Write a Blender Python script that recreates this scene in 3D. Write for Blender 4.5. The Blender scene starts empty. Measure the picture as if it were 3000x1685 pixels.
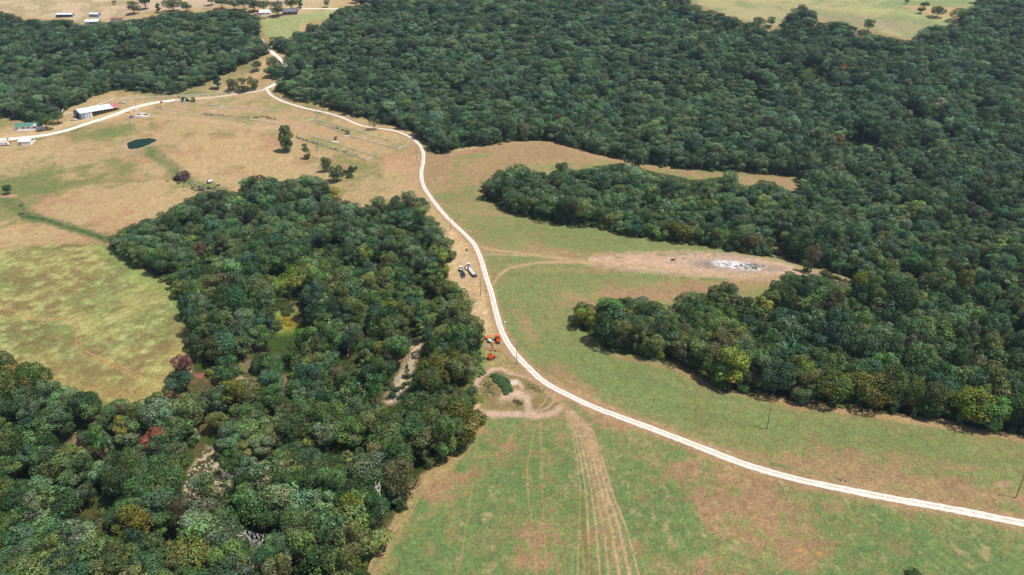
import bpy, bmesh, math, random
import numpy as np
from mathutils import Vector, Matrix
sc = bpy.context.scene
col = sc.collection
R = math.radians

# ------------------------------------------------------------------ camera, world, sun, exposure
PITCH = 25.7                      # degrees below the horizon
CAMH = 160.0
FX, CX, CY = 1803.2, 1288.0, 723.5     # focal length and centre in survey units (2576 wide picture)
cam_d = bpy.data.cameras.new('camera'); cam = bpy.data.objects.new('camera', cam_d); col.objects.link(cam)
cam_d.sensor_width = 36.0; cam_d.lens = 36.0*FX/2576.0
cam_d.clip_start = 1.0; cam_d.clip_end = 20000.0
cam.location = (0, 0, CAMH); cam.rotation_euler = (R(90-PITCH), 0, 0)
sc.camera = cam

SUN_EL, SUN_TO = 64.0, (0.95, -0.31)      # elevation, horizontal direction towards the sun
sd = Vector((SUN_TO[0], SUN_TO[1], 0)).normalized()*math.cos(R(SUN_EL)) + Vector((0, 0, math.sin(R(SUN_EL))))
w = bpy.data.worlds.new('World'); sc.world = w; w.use_nodes = True
nt = w.node_tree; nt.nodes.clear()
sky = nt.nodes.new('ShaderNodeTexSky'); sky.sky_type = 'NISHITA'; sky.sun_disc = False
sky.sun_elevation = R(SUN_EL); sky.sun_rotation = math.atan2(sd.x, sd.y)
bg = nt.nodes.new('ShaderNodeBackground'); bg.inputs[1].default_value = 0.095
wo = nt.nodes.new('ShaderNodeOutputWorld')
nt.links.new(sky.outputs[0], bg.inputs[0]); nt.links.new(bg.outputs[0], wo.inputs[0])
sl = bpy.data.lights.new('sun', 'SUN'); sl.energy = 4.6; sl.angle = R(0.5); sl.color = (1.0, 0.95, 0.88)
so = bpy.data.objects.new('sun', sl); col.objects.link(so)
so.rotation_euler = sd.to_track_quat('Z', 'Y').to_euler()
sc.view_settings.view_transform = 'Standard'; sc.view_settings.look = 'None'
sc.view_settings.exposure = 0.12; sc.view_settings.gamma = 1.0; sc.view_settings.use_curve_mapping = False
sc.render.engine = 'CYCLES'
sc.cycles.max_bounces = 5; sc.cycles.diffuse_bounces = 3; sc.cycles.transmission_bounces = 3
sc.cycles.volume_bounces = 0

HAZE = 0.00008
rng = np.random.default_rng(7)
random.seed(7)

# ------------------------------------------------------------------ noise
def vnoise(x, y, seed):
    r = np.random.default_rng(seed); T = r.random((256, 256))
    xi = np.floor(x).astype(int); yi = np.floor(y).astype(int)
    fx = x-xi; fy = y-yi
    fx = fx*fx*(3-2*fx); fy = fy*fy*(3-2*fy)
    a = T[yi & 255, xi & 255]; b = T[yi & 255, (xi+1) & 255]
    c = T[(yi+1) & 255, xi & 255]; d = T[(yi+1) & 255, (xi+1) & 255]
    return (a*(1-fx)+b*fx)*(1-fy)+(c*(1-fx)+d*fx)*fy
def fbm(x, y, scale, octv=4, seed=1, gain=0.5):
    s = 0; a = 1; t = 0
    ca, sa = math.cos(0.6), math.sin(0.6)
    x = x/scale; y = y/scale
    for i in range(octv):
        s = s + a*vnoise(x+17.3*i, y-9.1*i, seed*31+i); t += a; a *= gain
        x, y = (x*ca-y*sa)*2.03, (x*sa+y*ca)*2.03
    return s/t
def sstep(a, b, x):
    t = np.clip((x-a)/(b-a), 0, 1); return t*t*(3-2*t)

# ------------------------------------------------------------------ terrain
hy = np.array([-500, 330, 420, 520, 650, 730, 800, 880, 960, 1040, 1150, 1300, 2000, 9000], float)
hz = np.array([0, 0, 1.5, 7, 21, 36, 54, 74, 90, 99, 106, 110, 112, 112], float)
def profile(y):
    return np.interp(y, hy, hz)
def base_h(x, y):
    yy = y + 60*sstep(50, 600, x) - 30*sstep(-100, -500, x)
    z = (profile(yy-35)+profile(yy)*2+profile(yy+35))/4
    z = z + (fbm(x, y, 210, 3, 5)-0.5)*9*sstep(200, 420, y) + (fbm(x, y, 60, 2, 6)-0.5)*1.8
    return z
cd, sdn = math.cos(R(PITCH)), math.sin(R(PITCH))
def project(x, y, z):
    dz = z-CAMH
    Z = y*cd-dz*sdn; Y = y*sdn+dz*cd
    Z = np.maximum(Z, 1e-3)
    return CX+FX*x/Z, CY-FX*Y/Z, Z
def inpoly(u, v, P):
    P = np.asarray(P, float); n = len(P)
    r = np.zeros(u.shape, bool)
    j = n-1
    for i in range(n):
        x1, y1 = P[i]; x2, y2 = P[j]
        c = ((y1 > v) != (y2 > v))
        if y1 != y2:
            r ^= c & (u < (x2-x1)*(v-y1)/(y2-y1)+x1)
        j = i
    return r

# outlines of woods surveyed over the view (canopy outlines)
WOOD_W = [(275,607),(285,590),(330,560),(390,545),(430,520),(480,495),(500,480),(560,478),(612,482),(615,447),(640,438),(670,442),(690,452),(760,440),(800,445),(830,465),(850,495),(880,505),(940,502),(970,475),(1000,470),(1040,480),(1060,500),(1068,530),(1100,560),(1120,590),(1134,620),(1132,650),(1120,690),(1140,715),(1165,730),(1192,765),(1202,790),(1196,830),(1202,870),(1200,910),(1195,940),(1190,975),(1207,1005),(1198,1045),(1188,1070),(1170,1095),(1163,1130),(1130,1165),(1080,1185),(1055,1200),(1030,1230),(1020,1265),(1000,1290),(985,1320),(960,1350),(940,1385),(922,1447),(890,1560),(-260,1560),(-260,860),(0,893),(10,905),(60,930),(110,945),(150,965),(160,980),(200,990),(240,995),(310,1010),(370,1005),(395,985),(430,970),(440,945),(447,920),(470,880),(475,850),(470,800),(462,740),(400,705),(340,665),(300,635)]
WOOD_NW = [(-260,10),(0,28),(60,42),(110,50),(160,48),(210,60),(240,50),(330,48),(370,42),(420,30),(500,28),(560,22),(600,20),(640,35),(655,75),(665,95),(670,115),(668,138),(640,150),(600,170),(570,185),(540,200),(500,215),(480,222),(440,235),(380,232),(340,228),(280,232),(240,238),(215,252),(180,270),(150,290),(115,308),(60,310),(20,295),(-60,285),(-260,260)]
WOOD_E = [(683,200),(690,160),(735,150),(700,130),(675,112),(672,95),(700,88),(735,100),(752,85),(755,70),(770,60),(820,57),(830,38),(850,18),(900,5),(960,-2),(1000,-6),(1640,-8),(1700,-4),(1735,5),(1770,18),(1830,38),(1900,58),(1935,72),(1962,76),(1975,62),(1990,45),(1998,18),(2015,8),(2040,22),(2052,38),(2062,48),(2120,52),(2140,65),(2190,80),(2230,92),(2290,97),(2312,92),(2315,75),(2345,62),(2400,60),(2440,64),(2412,40),(2440,20),(2490,-5),(2860,-8),(2860,1190),(2576,1097),(2520,1088),(2450,1075),(2380,1058),(2300,1048),(2230,1042),(2170,1033),(2130,1028),(2080,1018),(2050,1008),(2000,1013),(1960,1003),(1900,988),(1830,980),(1780,955),(1740,933),(1700,918),(1640,903),(1560,888),(1520,868),(1480,843),(1448,820),(1440,800),(1450,782),(1480,760),(1520,752),(1560,748),(1600,750),(1640,760),(1690,768),(1720,757),(1740,735),(1790,718),(1810,703),(1840,715),(1880,722),(1930,705),(1950,698),(1990,688),(2060,690),(2120,716),(2152,705),(2130,690),(2080,680),(2010,663),(1960,645),(1870,638),(1800,625),(1740,613),(1660,603),(1580,588),(1500,573),(1400,560),(1300,537),(1250,518),(1220,500),(1228,450),(1258,430),(1290,405),(1312,412),(1330,430),(1395,430),(1400,402),(1420,408),(1440,428),(1500,420),(1560,412),(1600,420),(1640,434),(1700,444),(1740,455),(1800,449),(1834,444),(1860,464),(1890,474),(1910,454),(1950,460),(1967,480),(2010,486),(2024,470),(2014,450),(1960,443),(1920,437),(1890,437),(1850,430),(1800,430),(1750,428),(1680,418),(1600,410),(1550,398),(1480,383),(1420,363),(1370,353),(1290,355),(1220,367),(1150,377),(1112,390),(1088,388),(1072,358),(1050,340),(1000,322),(930,302),(850,280),(790,262),(720,238),(688,215)]
CLEAR = [  # openings in the woods: bare wash, rocky slope, weedy glade ...
    [(692,700),(735,712),(745,760),(738,838),(700,842),(690,800),(700,760)],
    [(1044,852),(1062,860),(1054,900),(1040,945),(1020,985),(990,1016),(965,1012),(985,965),(1010,925),(1030,890)],
    [(468,1195),(520,1120),(560,1130),(575,1190),(600,1235),(612,1290),(590,1305),(560,1270),(520,1250),(480,1330),(460,1335),(455,1290)],
    [(478,940),(520,935),(530,975),(500,1000),(480,985)],
    [(590,945),(640,955),(655,1000),(630,1010),(600,980)],
    [(1060,745),(1110,765),(1110,800),(1072,800)],
    [(650,1160),(690,1165),(690,1240),(655,1225)],
    [(1640,0),(1690,6),(1712,22),(1700,33),(1660,25)],
    [(2430,290),(2500,295),(2490,318),(2440,312)],
    [(1816,78),(1860,88),(1866,96),(1818,86)],
    [(2560,150),(2576,150),(2576,160)],
    [(2265,545),(2290,550),(2290,590),(2270,585)],
    [(560,1340),(640,1350),(660,1447),(610,1447)],
]
ROAD_MAIN = [(668,221),(683,240),(717,257),(767,272),(817,283),(859,295),(892,310),(929,320),(969,325),(1002,332),(1035,347),(1057,367),(1065,387),(1064,410),(1060,433),(1062,457),(1072,480),(1102,521),(1135,557),(1168,588),(1192,614),(1208,647),(1220,687),(1235,734),(1245,774),(1258,821),(1272,854),(1295,888),(1325,921),(1368,960),(1429,994),(1496,1025),(1573,1054),(1647,1081),(1717,1108),(1784,1134),(1851,1160),(1932,1186),(2019,1209),(2120,1230),(2220,1250),(2321,1268),(2438,1289),(2505,1303),(2576,1317),(2760,1355)]
ROAD_FARM = [(440,252),(383,260),(333,272),(293,287),(233,307),(167,328),(100,342),(33,349),(-40,354),(-260,372)]
ROAD_LINK = [(668,223),(655,228),(600,236),(533,245),(480,249),(440,252)]
ROAD_N = [(668,223),(684,216),(704,204),(724,189),(727,178),(718,164),(708,152),(694,140),(680,128),(668,115),(655,100)]
ROAD_TOP = [(760,21),(780,22),(820,22),(860,23),(905,22)]

def forest_mask(u, v):
    m = inpoly(u, v, WOOD_W) | inpoly(u, v, WOOD_NW) | inpoly(u, v, WOOD_E)
    return m
def clear_mask(u, v):
    m = np.zeros(u.shape, bool)
    for P in CLEAR: m |= inpoly(u, v, P)
    return m
def seg_dist(u, v, pts):
    d = np.full(u.shape, 1e9)
    for (x1, y1), (x2, y2) in zip(pts[:-1], pts[1:]):
        dx, dy = x2-x1, y2-y1; L = dx*dx+dy*dy+1e-9
        t = np.clip(((u-x1)*dx+(v-y1)*dy)/L, 0, 1)
        d = np.minimum(d, np.hypot(u-x1-t*dx, v-y1-t*dy))
    return d

# heightfield raster: the woods lie in hollows
CELL = 5.0; X0, X1, Y0, Y1 = -1700, 1700, -100, 2000
gx = np.arange(X0, X1+1, CELL); gy = np.arange(Y0, Y1+1, CELL)
GX, GY = np.meshgrid(gx, gy)
HB = base_h(GX, GY)
U, V, Z = project(GX, GY, HB)
M = forest_mask(U, V).astype(float)
M[(V < -5) & (GY > 300)] = 1
def blur(a, k):
    for ax in (0, 1):
        c = np.cumsum(np.pad(a, [(k+1, k) if i == ax else (0, 0) for i in (0, 1)], mode='edge'), axis=ax)
        n = 2*k+1
        a = (np.take(c, range(n, c.shape[ax]), axis=ax)-np.take(c, range(0, c.shape[ax]-n), axis=ax))/n
    return a
MB_ = blur(blur(M, 5), 5)
HR = HB - 9.0*sstep(0.5, 1.0, MB_) + (fbm(GX, GY, 85, 3, 61)-.5)*22*sstep(.75, 1.0, MB_)
def raster(x, y):
    fx = np.clip((x-X0)/CELL, 0, len(gx)-1.001); fy = np.clip((y-Y0)/CELL, 0, len(gy)-1.001)
    i = fx.astype(int); j = fy.astype(int); a = fx-i; b = fy-j
    return (HR[j, i]*(1-a)+HR[j, i+1]*a)*(1-b)+(HR[j+1, i]*(1-a)+HR[j+1, i+1]*a)*b
POND = None
def height(x, y):
    x = np.asarray(x, float); y = np.asarray(y, float)
    h = raster(x, y)
    if POND is not None:
        px, py, pz = POND
        r = np.hypot(x-px, y-py)
        h = h+(pz-h)*(1-sstep(24, 52, r))
    return h
def ray(u, v):
    X = (u-CX)/FX; Y = (CY-v)/FX
    return np.array([X, Y*sdn+cd, Y*cd-sdn])
def ground(u, v, zplane=None):
    d = ray(u, v)
    if zplane is not None:
        t = (zplane-CAMH)/d[2]; return Vector((d[0]*t, d[1]*t, zplane))
    t = np.linspace(120, 2600, 1800)
    p = d[:, None]*t
    h = height(p[0], p[1]); below = np.nonzero(CAMH+p[2] < h)[0]
    k = below[0] if len(below) else len(t)-1
    a, b = t[max(k-1, 0)], t[k]
    for _ in range(18):
        m = (a+b)/2; q = d*m
        if CAMH+q[2] < height(q[0], q[1]): b = m
        else: a = m
    q = d*b
    return Vector((q[0], q[1], float(height(q[0], q[1]))))
def c3(cx, cy): return ((180+cx/8.513)/1.1646, (280+cy/8.513)/1.1646)
pond_uv = [c3(*p) for p in [(1630,1200),(1665,1172),(1720,1145),(1850,1100),(1950,1085),(2050,1075),(2150,1065),(2220,1064),(2300,1080),(2350,1098),(2372,1112),(2340,1140),(2280,1172),(2150,1232),(2000,1290),(1850,1325),(1760,1332),(1700,1330),(1668,1315),(1655,1295),(1665,1270),(1650,1240),(1635,1220)]]
pc = ground(sum(p[0] for p in pond_uv)/len(pond_uv), sum(p[1] for p in pond_uv)/len(pond_uv))
pond_pts = [ground(u, v, pc.z) for u, v in pond_uv]
POND = (sum(p.x for p in pond_pts)/len(pond_pts), sum(p.y for p in pond_pts)/len(pond_pts), pc.z)

# ------------------------------------------------------------------ helpers
GAIN = 1.42
def L(r, g, b, k=GAIN):
    f = lambda c: (c/255/12.92 if c/255 <= 0.04045 else ((c/255+0.055)/1.055)**2.4)
    return np.array([f(r), f(g), f(b)])/k
def tag(o, label=None, cat=None, group=None, kind=None):
    if label: o['label'] = label
    if cat: o['category'] = cat
    if group: o['group'] = group
    if kind: o['kind'] = kind
    return o
def empty(name, loc, rz=0):
    o = bpy.data.objects.new(name, None); o.empty_display_size = 0.5; col.objects.link(o)
    o.location = loc; o.rotation_euler = (0, 0, rz); return o
def mesh_np(name, V_, F_, mats, smooth=False, matidx=None):
    me = bpy.data.meshes.new(name)
    V_ = np.asarray(V_, np.float32); F_ = np.asarray(F_, np.int32)
    n, k = F_.shape
    me.vertices.add(len(V_)); me.vertices.foreach_set('co', V_.ravel())
    me.loops.add(n*k); me.loops.foreach_set('vertex_index', F_.ravel())
    me.polygons.add(n); me.polygons.foreach_set('loop_start', np.arange(0, n*k, k, dtype=np.int32))
    try: me.polygons.foreach_set('loop_total', np.full(n, k, np.int32))
    except Exception: pass
    for m in mats: me.materials.append(m)
    if matidx is not None: me.polygons.foreach_set('material_index', np.asarray(matidx, np.int32))
    me.update(calc_edges=True); me.validate()
    me.polygons.foreach_set('use_smooth', np.full(n, smooth, bool))
    return me
class MB:
    def __init__(s): s.v = []; s.f = []
    def add(s, vs, fs, M=None):
        o = len(s.v)
        for p in vs:
            p = Vector(p); s.v.append(M @ p if M else p)
        s.f += [tuple(i+o for i in f) for f in fs]; return s
    def box(s, c, d, rz=0, rx=0, ry=0):
        M = Matrix.Translation(c) @ Matrix.Rotation(rz, 4, 'Z') @ Matrix.Rotation(ry, 4, 'Y') @ Matrix.Rotation(rx, 4, 'X')
        x, y, z = d[0]/2, d[1]/2, d[2]/2
        return s.add([(-x,-y,-z),(x,-y,-z),(x,y,-z),(-x,y,-z),(-x,-y,z),(x,-y,z),(x,y,z),(-x,y,z)],
                     [(0,3,2,1),(4,5,6,7),(0,1,5,4),(1,2,6,5),(2,3,7,6),(3,0,4,7)], M)
    def bar(s, a, b, r, r2=None, n=6):
        a = Vector(a); b = Vector(b); r2 = r if r2 is None else r2
        q = (b-a).to_track_quat('Z', 'Y')
        vs = []
        for P, rr in ((a, r), (b, r2)):
            for i in range(n):
                t = 2*math.pi*i/n; vs.append(P+q @ Vector((rr*math.cos(t), rr*math.sin(t), 0)))
        fs = [(i, (i+1) % n, n+(i+1) % n, n+i) for i in range(n)]+[tuple(range(n))[::-1], tuple(range(n, 2*n))]
        return s.add(vs, fs)
    def prism(s, prof, y0, y1, inset=None):
        """profile in x,z swept along y; inset = list of per-point y insets"""
        n = len(prof); ins = inset or [0]*n
        vs = [(p[0], y0+i, p[1]) for p, i in zip(prof, ins)]+[(p[0], y1-i, p[1]) for p, i in zip(prof, ins)]
        fs = [(i, n+i, n+(i+1) % n, (i+1) % n) for i in range(n)]+[tuple(range(n)), tuple(range(n, 2*n))[::-1]]
        return s.add(vs, fs)
    def build(s, name, mat, parent=None, smooth=False):
        me = bpy.data.meshes.new(name); me.from_pydata([tuple(p) for p in s.v], [], s.f)
        me.materials.append(mat); me.update()
        bm = bmesh.new(); bm.from_mesh(me); bmesh.ops.recalc_face_normals(bm, faces=bm.faces); bm.to_mesh(me); bm.free()
        if smooth: me.polygons.foreach_set('use_smooth', np.ones(len(me.polygons), bool))
        o = bpy.data.objects.new(name, me); col.objects.link(o); o.parent = parent
        return o
def wheel(c, r, wd, parent, axis='y'):
    m = MB(); a = Vector((0, wd/2, 0)); m.bar(Vector(c)-a, Vector(c)+a, r, n=14)
    t = m.build('tyre', RUB, parent)
    m = MB(); a = Vector((0, wd/2+0.02, 0)); m.bar(Vector(c)-a, Vector(c)+a, r*0.5, n=10)
    m.build('rim', STEEL, parent)
def copy_tree(o, parent=None):
    c = o.copy(); col.objects.link(c); c.parent = parent
    for ch in o.children: copy_tree(ch, c)
    return c

def material(name, c, rough=0.7, metal=0.0, var=0.15, scale=3.0, bump=0.0, spec=0.4):
    m = bpy.data.materials.new(name); m.use_nodes = True; n = m.node_tree.nodes; l = m.node_tree.links
    p = n['Principled BSDF']; p.inputs['Roughness'].default_value = rough; p.inputs['Metallic'].default_value = metal
    p.inputs['Specular IOR Level'].default_value = spec
    tc = n.new('ShaderNodeTexCoord'); no = n.new('ShaderNodeTexNoise'); no.inputs['Scale'].default_value = scale
    no.inputs['Detail'].default_value = 5
    l.new(tc.outputs['Object'], no.inputs['Vector'])
    mr = n.new('ShaderNodeMapRange'); mr.inputs[1].default_value = 0.3; mr.inputs[2].default_value = 0.7
    mr.inputs[3].default_value = 1-var; mr.inputs[4].default_value = 1+var
    l.new(no.outputs[0], mr.inputs[0])
    mx = n.new('ShaderNodeVectorMath'); mx.operation = 'SCALE'; mx.inputs[0].default_value = tuple(c)
    l.new(mr.outputs[0], mx.inputs['Scale']); l.new(mx.outputs[0], p.inputs['Base Color'])
    if bump:
        b = n.new('ShaderNodeBump'); b.inputs['Distance'].default_value = bump; b.inputs['Strength'].default_value = 0.6
        l.new(no.outputs[0], b.inputs['Height']); l.new(b.outputs[0], p.inputs['Normal'])
    return m
WHITE = material('white_paint', (.8, .8, .8), .4)
OFFW = material('weathered_white', (.62, .6, .57), .7)
STEEL = material('galvanised_steel', (.45, .46, .48), .45, 0.6)
ROOFM = material('galvanised_roof', (.66, .69, .74), .5, 0.0, .1, .6)
WALLB = material('blue_grey_sheet', (.24, .28, .36), .5, 0.0, .15, 1)
RUST = material('rusty_sheet', (.42, .17, .14), .8, 0, .45, 1.2)
WOOD = material('bare_wood', (.33, .25, .17), .85, 0, .3)
POLEM = material('pole_wood', (.21, .17, .14), .85, 0, .3)
RUB = material('rubber', (.015, .015, .016), .8)
DARK = material('dark_metal', (.03, .03, .035), .5)
GLASS = material('dark_glass', (.02, .035, .045), .08, 0, .1, spec=.8)
ORANGE = material('orange_paint', (.85, .09, .015), .35)
RED = material('red_paint', (.55, .04, .03), .4)
BLUE = material('blue_plastic', (.04, .09, .4), .5)
NAVY = material('navy_paint', (.03, .045, .09), .25, .3, spec=.8)
GREENR = material('green_roof', (.10, .22, .17), .5, 0, .12, .6)
TEAL = material('green_door', (.02, .09, .07), .5)
CONC = material('concrete', (.6, .57, .52), .85, 0, .15, 1)
BRICK = material('dark_brick', (.12, .08, .075), .8)
GRAYR = material('grey_shingle', (.16, .15, .2), .8)
CHAR = material('charred_wood', (.03, .027, .025), .9, 0, .4)
ASHM = material('ash', (.58, .55, .55), .95, 0, .35, .8, .2)
DEAD = material('dead_bark', (.42, .37, .33), .9, 0, .25, 2)
BARK = material('bark', (.13, .1, .075), .9, 0, .3, 2)
STRAW = material('straw', (.38, .28, .14), .9, 0, .3, 5)
STONE = material('limestone', (.5, .44, .37), .9, 0, .25, 1)

def leaf_material(name, transl=0.14):
    m = bpy.data.materials.new(name); m.use_nodes = True; n = m.node_tree.nodes; l = m.node_tree.links; n.clear()
    at = n.new('ShaderNodeAttribute'); at.attribute_type = 'INSTANCER'; at.attribute_name = 'tint'
    la = n.new('ShaderNodeAttribute'); la.attribute_type = 'GEOMETRY'; la.attribute_name = 'leafvar'
    mx = n.new('ShaderNodeVectorMath'); mx.operation = 'MULTIPLY'
    l.new(at.outputs['Vector'], mx.inputs[0]); l.new(la.outputs['Vector'], mx.inputs[1])
    d = n.new('ShaderNodeBsdfDiffuse'); t = n.new('ShaderNodeBsdfTranslucent'); g = n.new('ShaderNodeBsdfGlossy')
    g.inputs['Roughness'].default_value = 0.55; g.inputs['Color'].default_value = (.9, .95, 1, 1)
    ms = n.new('ShaderNodeMixShader'); ms.inputs[0].default_value = transl
    m2 = n.new('ShaderNodeMixShader'); m2.inputs[0].default_value = 0.012
    o = n.new('ShaderNodeOutputMaterial')
    l.new(mx.outputs[0], d.inputs[0]); l.new(mx.outputs[0], t.inputs[0])
    l.new(d.outputs[0], ms.inputs[1]); l.new(t.outputs[0], ms.inputs[2])
    l.new(ms.outputs[0], m2.inputs[1]); l.new(g.outputs[0], m2.inputs[2]); l.new(m2.outputs[0], o.inputs[0])
    return m
LEAF = leaf_material('foliage')

# ------------------------------------------------------------------ ground sheet
rowv = np.concatenate([np.linspace(1500, -12, 640)])
yy = []
yt = np.geomspace(60, 3000, 6000); ht = profile(yt)
vt = project(np.zeros_like(yt), yt, ht)[1]
order = np.argsort(vt); ys = np.interp(rowv, vt[order], yt[order])
ys = np.maximum.accumulate(ys); ys = np.unique(np.round(ys, 3))
ys = np.concatenate([[-400, -150, -20, 50, 100, 125], ys, [ys[-1]+40, ys[-1]+100, ys[-1]+200, 1900, 2400, 3500, 6000, 9000]])
ts = np.concatenate([[-3, -1.8, -1.3, -1.05, -.95, -.88], np.linspace(-.82, .82, 960), [.88, .95, 1.05, 1.3, 1.8, 3]])
TT, YY = np.meshgrid(ts, ys)
XX = TT*(0.9*np.maximum(YY, 60)+70)
ZZ = height(XX, YY)
u, v, _ = project(XX, YY, ZZ)
x, y = XX, YY
# pond basin and shore
pin = inpoly(x, y, [(p.x, p.y) for p in pond_pts]); pdist = seg_dist(x, y, [(p.x, p.y) for p in pond_pts]+[(pond_pts[0].x, pond_pts[0].y)])
ZZ = ZZ - np.where(pin, np.minimum(0.25+pdist*0.25, 1.6), 0)

n1 = fbm(x, y, 60, 5, 11); n2 = fbm(x, y, 18, 4, 12); n3 = fbm(x, y, 6, 4, 13); n4 = fbm(x, y, 2.2, 3, 14); n5 = fbm(x, y, 140, 3, 15)
def mixc(C, c, a):
    return C+(np.asarray(c)-C)*a[..., None]
def blob(cx, cy, rx, ry, rot=0, soft=0.5, rough=0.5):
    ca, sa = math.cos(R(rot)), math.sin(R(rot))
    dx, dy = u-cx, v-cy; a = (dx*ca+dy*sa)/rx; b = (-dx*sa+dy*ca)/ry
    r = np.hypot(a, b)+(n3+n2-1)*rough
    return 1-sstep(1-soft, 1+soft, r)
def stroke(pts, wd, soft=0.5, rough=0.5):
    d = seg_dist(u, v, pts)/wd+(n3+n4-1)*rough
    return 1-sstep(1-soft, 1+soft, d)
def pfill(P, soft=6):
    m = inpoly(u, v, P).astype(float)
    d = seg_dist(u, v, P+[P[0]])+(n3-.5)*soft*2
    return np.where(m > 0, 0.5+0.5*sstep(0, soft, d), 0.5-0.5*sstep(0, soft, d))

# greenness 0..1 for grassland
g = 0.45+(n1-.5)*2.0+(n2-.5)*1.1+(n3-.5)*0.5
straw = L(206, 176, 130); dry = L(196, 154, 118); olive = L(150, 150, 98); green = L(118, 142, 82)
# --- north-west pasture
gp = g.copy()
for b_ in [(190,430,170,45,-15),(60,440,90,60,0),(420,420,90,14,38),(300,330,60,25,-8),(430,470,70,20,20),(600,420,70,18,-10),(840,470,80,25,-15),(960,450,60,30,0),(20,540,60,30,0),(280,505,60,20,0)]:
    gp += 0.36*blob(*b_[:4], b_[4], 0.9)
for b_ in [(330,540,130,30,5),(180,510,120,30,0),(620,370,130,30,-12),(530,310,80,14,0),(640,440,90,20,-10),(190,590,110,14,8),(880,350,120,22,16),(480,400,50,20,0),(370,400,50,14,0),(1000,400,40,30,0)]:
    gp -= 0.65*blob(*b_[:4], b_[4], 0.9)
dryw = sstep(.4, .7, n1+(n2-.5)*.8+(n3-.5)*.3)
C = straw*(1-dryw[..., None])+dry*dryw[..., None]
gp = gp+(n4-.5)*.9+(n3-.5)*.6-.08
C = mixc(C, L(150, 148, 94), sstep(.3, 1.0, gp))
C = mixc(C, L(116, 132, 76), 0.6*sstep(.85, 1.4, gp))
# --- hay fields east and south of the road
EAST = [(1060,360),(1100,395),(1370,350),(2030,440),(2030,480),(1215,500),(1960,640),(2160,710),(1700,780),(1430,800),(1760,960),(2000,1020),(2576,1110),(2860,1190),(2860,1400),(2576,1320),(1720,1110),(1330,925),(1258,821),(1208,640),(1160,580),(1070,480)]
SOUTH = [(1200,1045),(1330,1048),(1420,1000),(1720,1108),(2576,1320),(2860,1390),(2860,1600),(880,1600),(925,1447),(1030,1240),(1170,1100)]
ge = 0.62+(n1-.5)*1.3+(n2-.5)*1.0+(n3-.5)*0.6
for b_ in [(1300,780,70,120,-10),(1500,900,150,60,25),(1180,470,90,40,0),(1500,600,260,24,8),(1450,700,130,12,0),(1900,1050,300,35,10),(2300,1110,200,30,10),(1620,985,160,30,22)]:
    ge += 0.4*blob(*b_[:4], b_[4], 0.9)
for b_ in [(1300,395,190,26,-4),(1230,430,120,25,-10),(1900,455,160,12,3),(1640,740,170,24,-4),(1850,710,110,14,-5),(1400,640,150,14,4),(1800,1150,170,16,20),(2150,1195,260,22,9),(2440,1240,160,20,9),(1330,830,18,60,-25),(1450,960,60,16,35),(1100,420,26,60,0)]:
    ge -= 0.7*blob(*b_[:4], b_[4], 0.8)
ge = ge+(n4-.5)*1.1+(n3-.5)*.4-.02
stx = fbm(x/14, y, 3.2, 3, 51); sty = fbm(x, y/12, 2.6, 3, 52)
ge = ge-.04+(stx-.5)*.7
CE = mixc(np.broadcast_to(L(182, 152, 112), C.shape), L(153, 152, 98), sstep(0, .6, ge))
CE = mixc(CE, L(122, 148, 88), 0.55*sstep(.55, 1.25, ge))
C = mixc(C, CE, pfill(EAST, 3))
gs = 0.84+(n1-.5)*0.9+(n2-.5)*1.1+(n3-.5)*0.8
for b_ in [(1650,1200,110,80,0),(2250,1380,250,50,5),(1690,1330,50,100,-8),(1400,1200,60,90,0),(2500,1420,150,60,0),(1150,1390,120,60,0)]:
    gs += 0.35*blob(*b_[:4], b_[4], 0.9)
for b_ in [(1880,1290,130,75,10),(1930,1390,150,50,0),(1330,1380,50,50,-8),(1110,1220,60,40,-30),(1780,1180,110,26,12),(1560,1070,60,20,25),(1690,1445,60,40,0)]:
    gs -= 0.75*blob(*b_[:4], b_[4], 0.8)
gs = gs+(n4-.5)*1.6+(n3-.5)*.9+.02
gs = gs+(sty-.5)*.9-.05
CS = mixc(np.broadcast_to(L(184, 150, 112), C.shape), L(152, 152, 98), sstep(-.15, .55, gs))
CS = mixc(CS, L(106, 144, 84), 0.68*sstep(.5, 1.15, gs))
CS = mixc(CS, L(206, 168, 130), .45*sstep(.60, .72, n4*.5+sty*.5))
C = mixc(C, CS, pfill(SOUTH, 3))
# mowing swaths in the south field: faint lines that fan out from the track
ang = (u-1440)/(np.maximum(v-700, 60))
sw = 0.5+0.5*np.sin(ang*150+n2*3)
C = mixc(C, L(190, 160, 115), 0.28*sstep(.75, 1, sw)*sstep(.5, .62, n2)*pfill(SOUTH, 6))
for P_, wd_ in [([(1345,1080),(1325,1180),(1330,1260),(1345,1350),(1350,1447)],1.6),([(1360,1060),(1362,1200),(1375,1447)],1.4),([(1188,1220),(1180,1280),(1170,1350),(1150,1447)],1.6),([(1065,1200),(1040,1240),(1010,1330)],2.0),([(1215,1050),(1195,1150)],1.6),([(1290,1090),(1275,1120)],2.2),([(1050,1260),(1030,1300)],2.6),([(2040,1385),(1990,1410),(1950,1447)],3.0)]:
    C = mixc(C, L(205, 168, 115), 0.6*stroke(P_, wd_, 0.8, .5))
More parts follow.
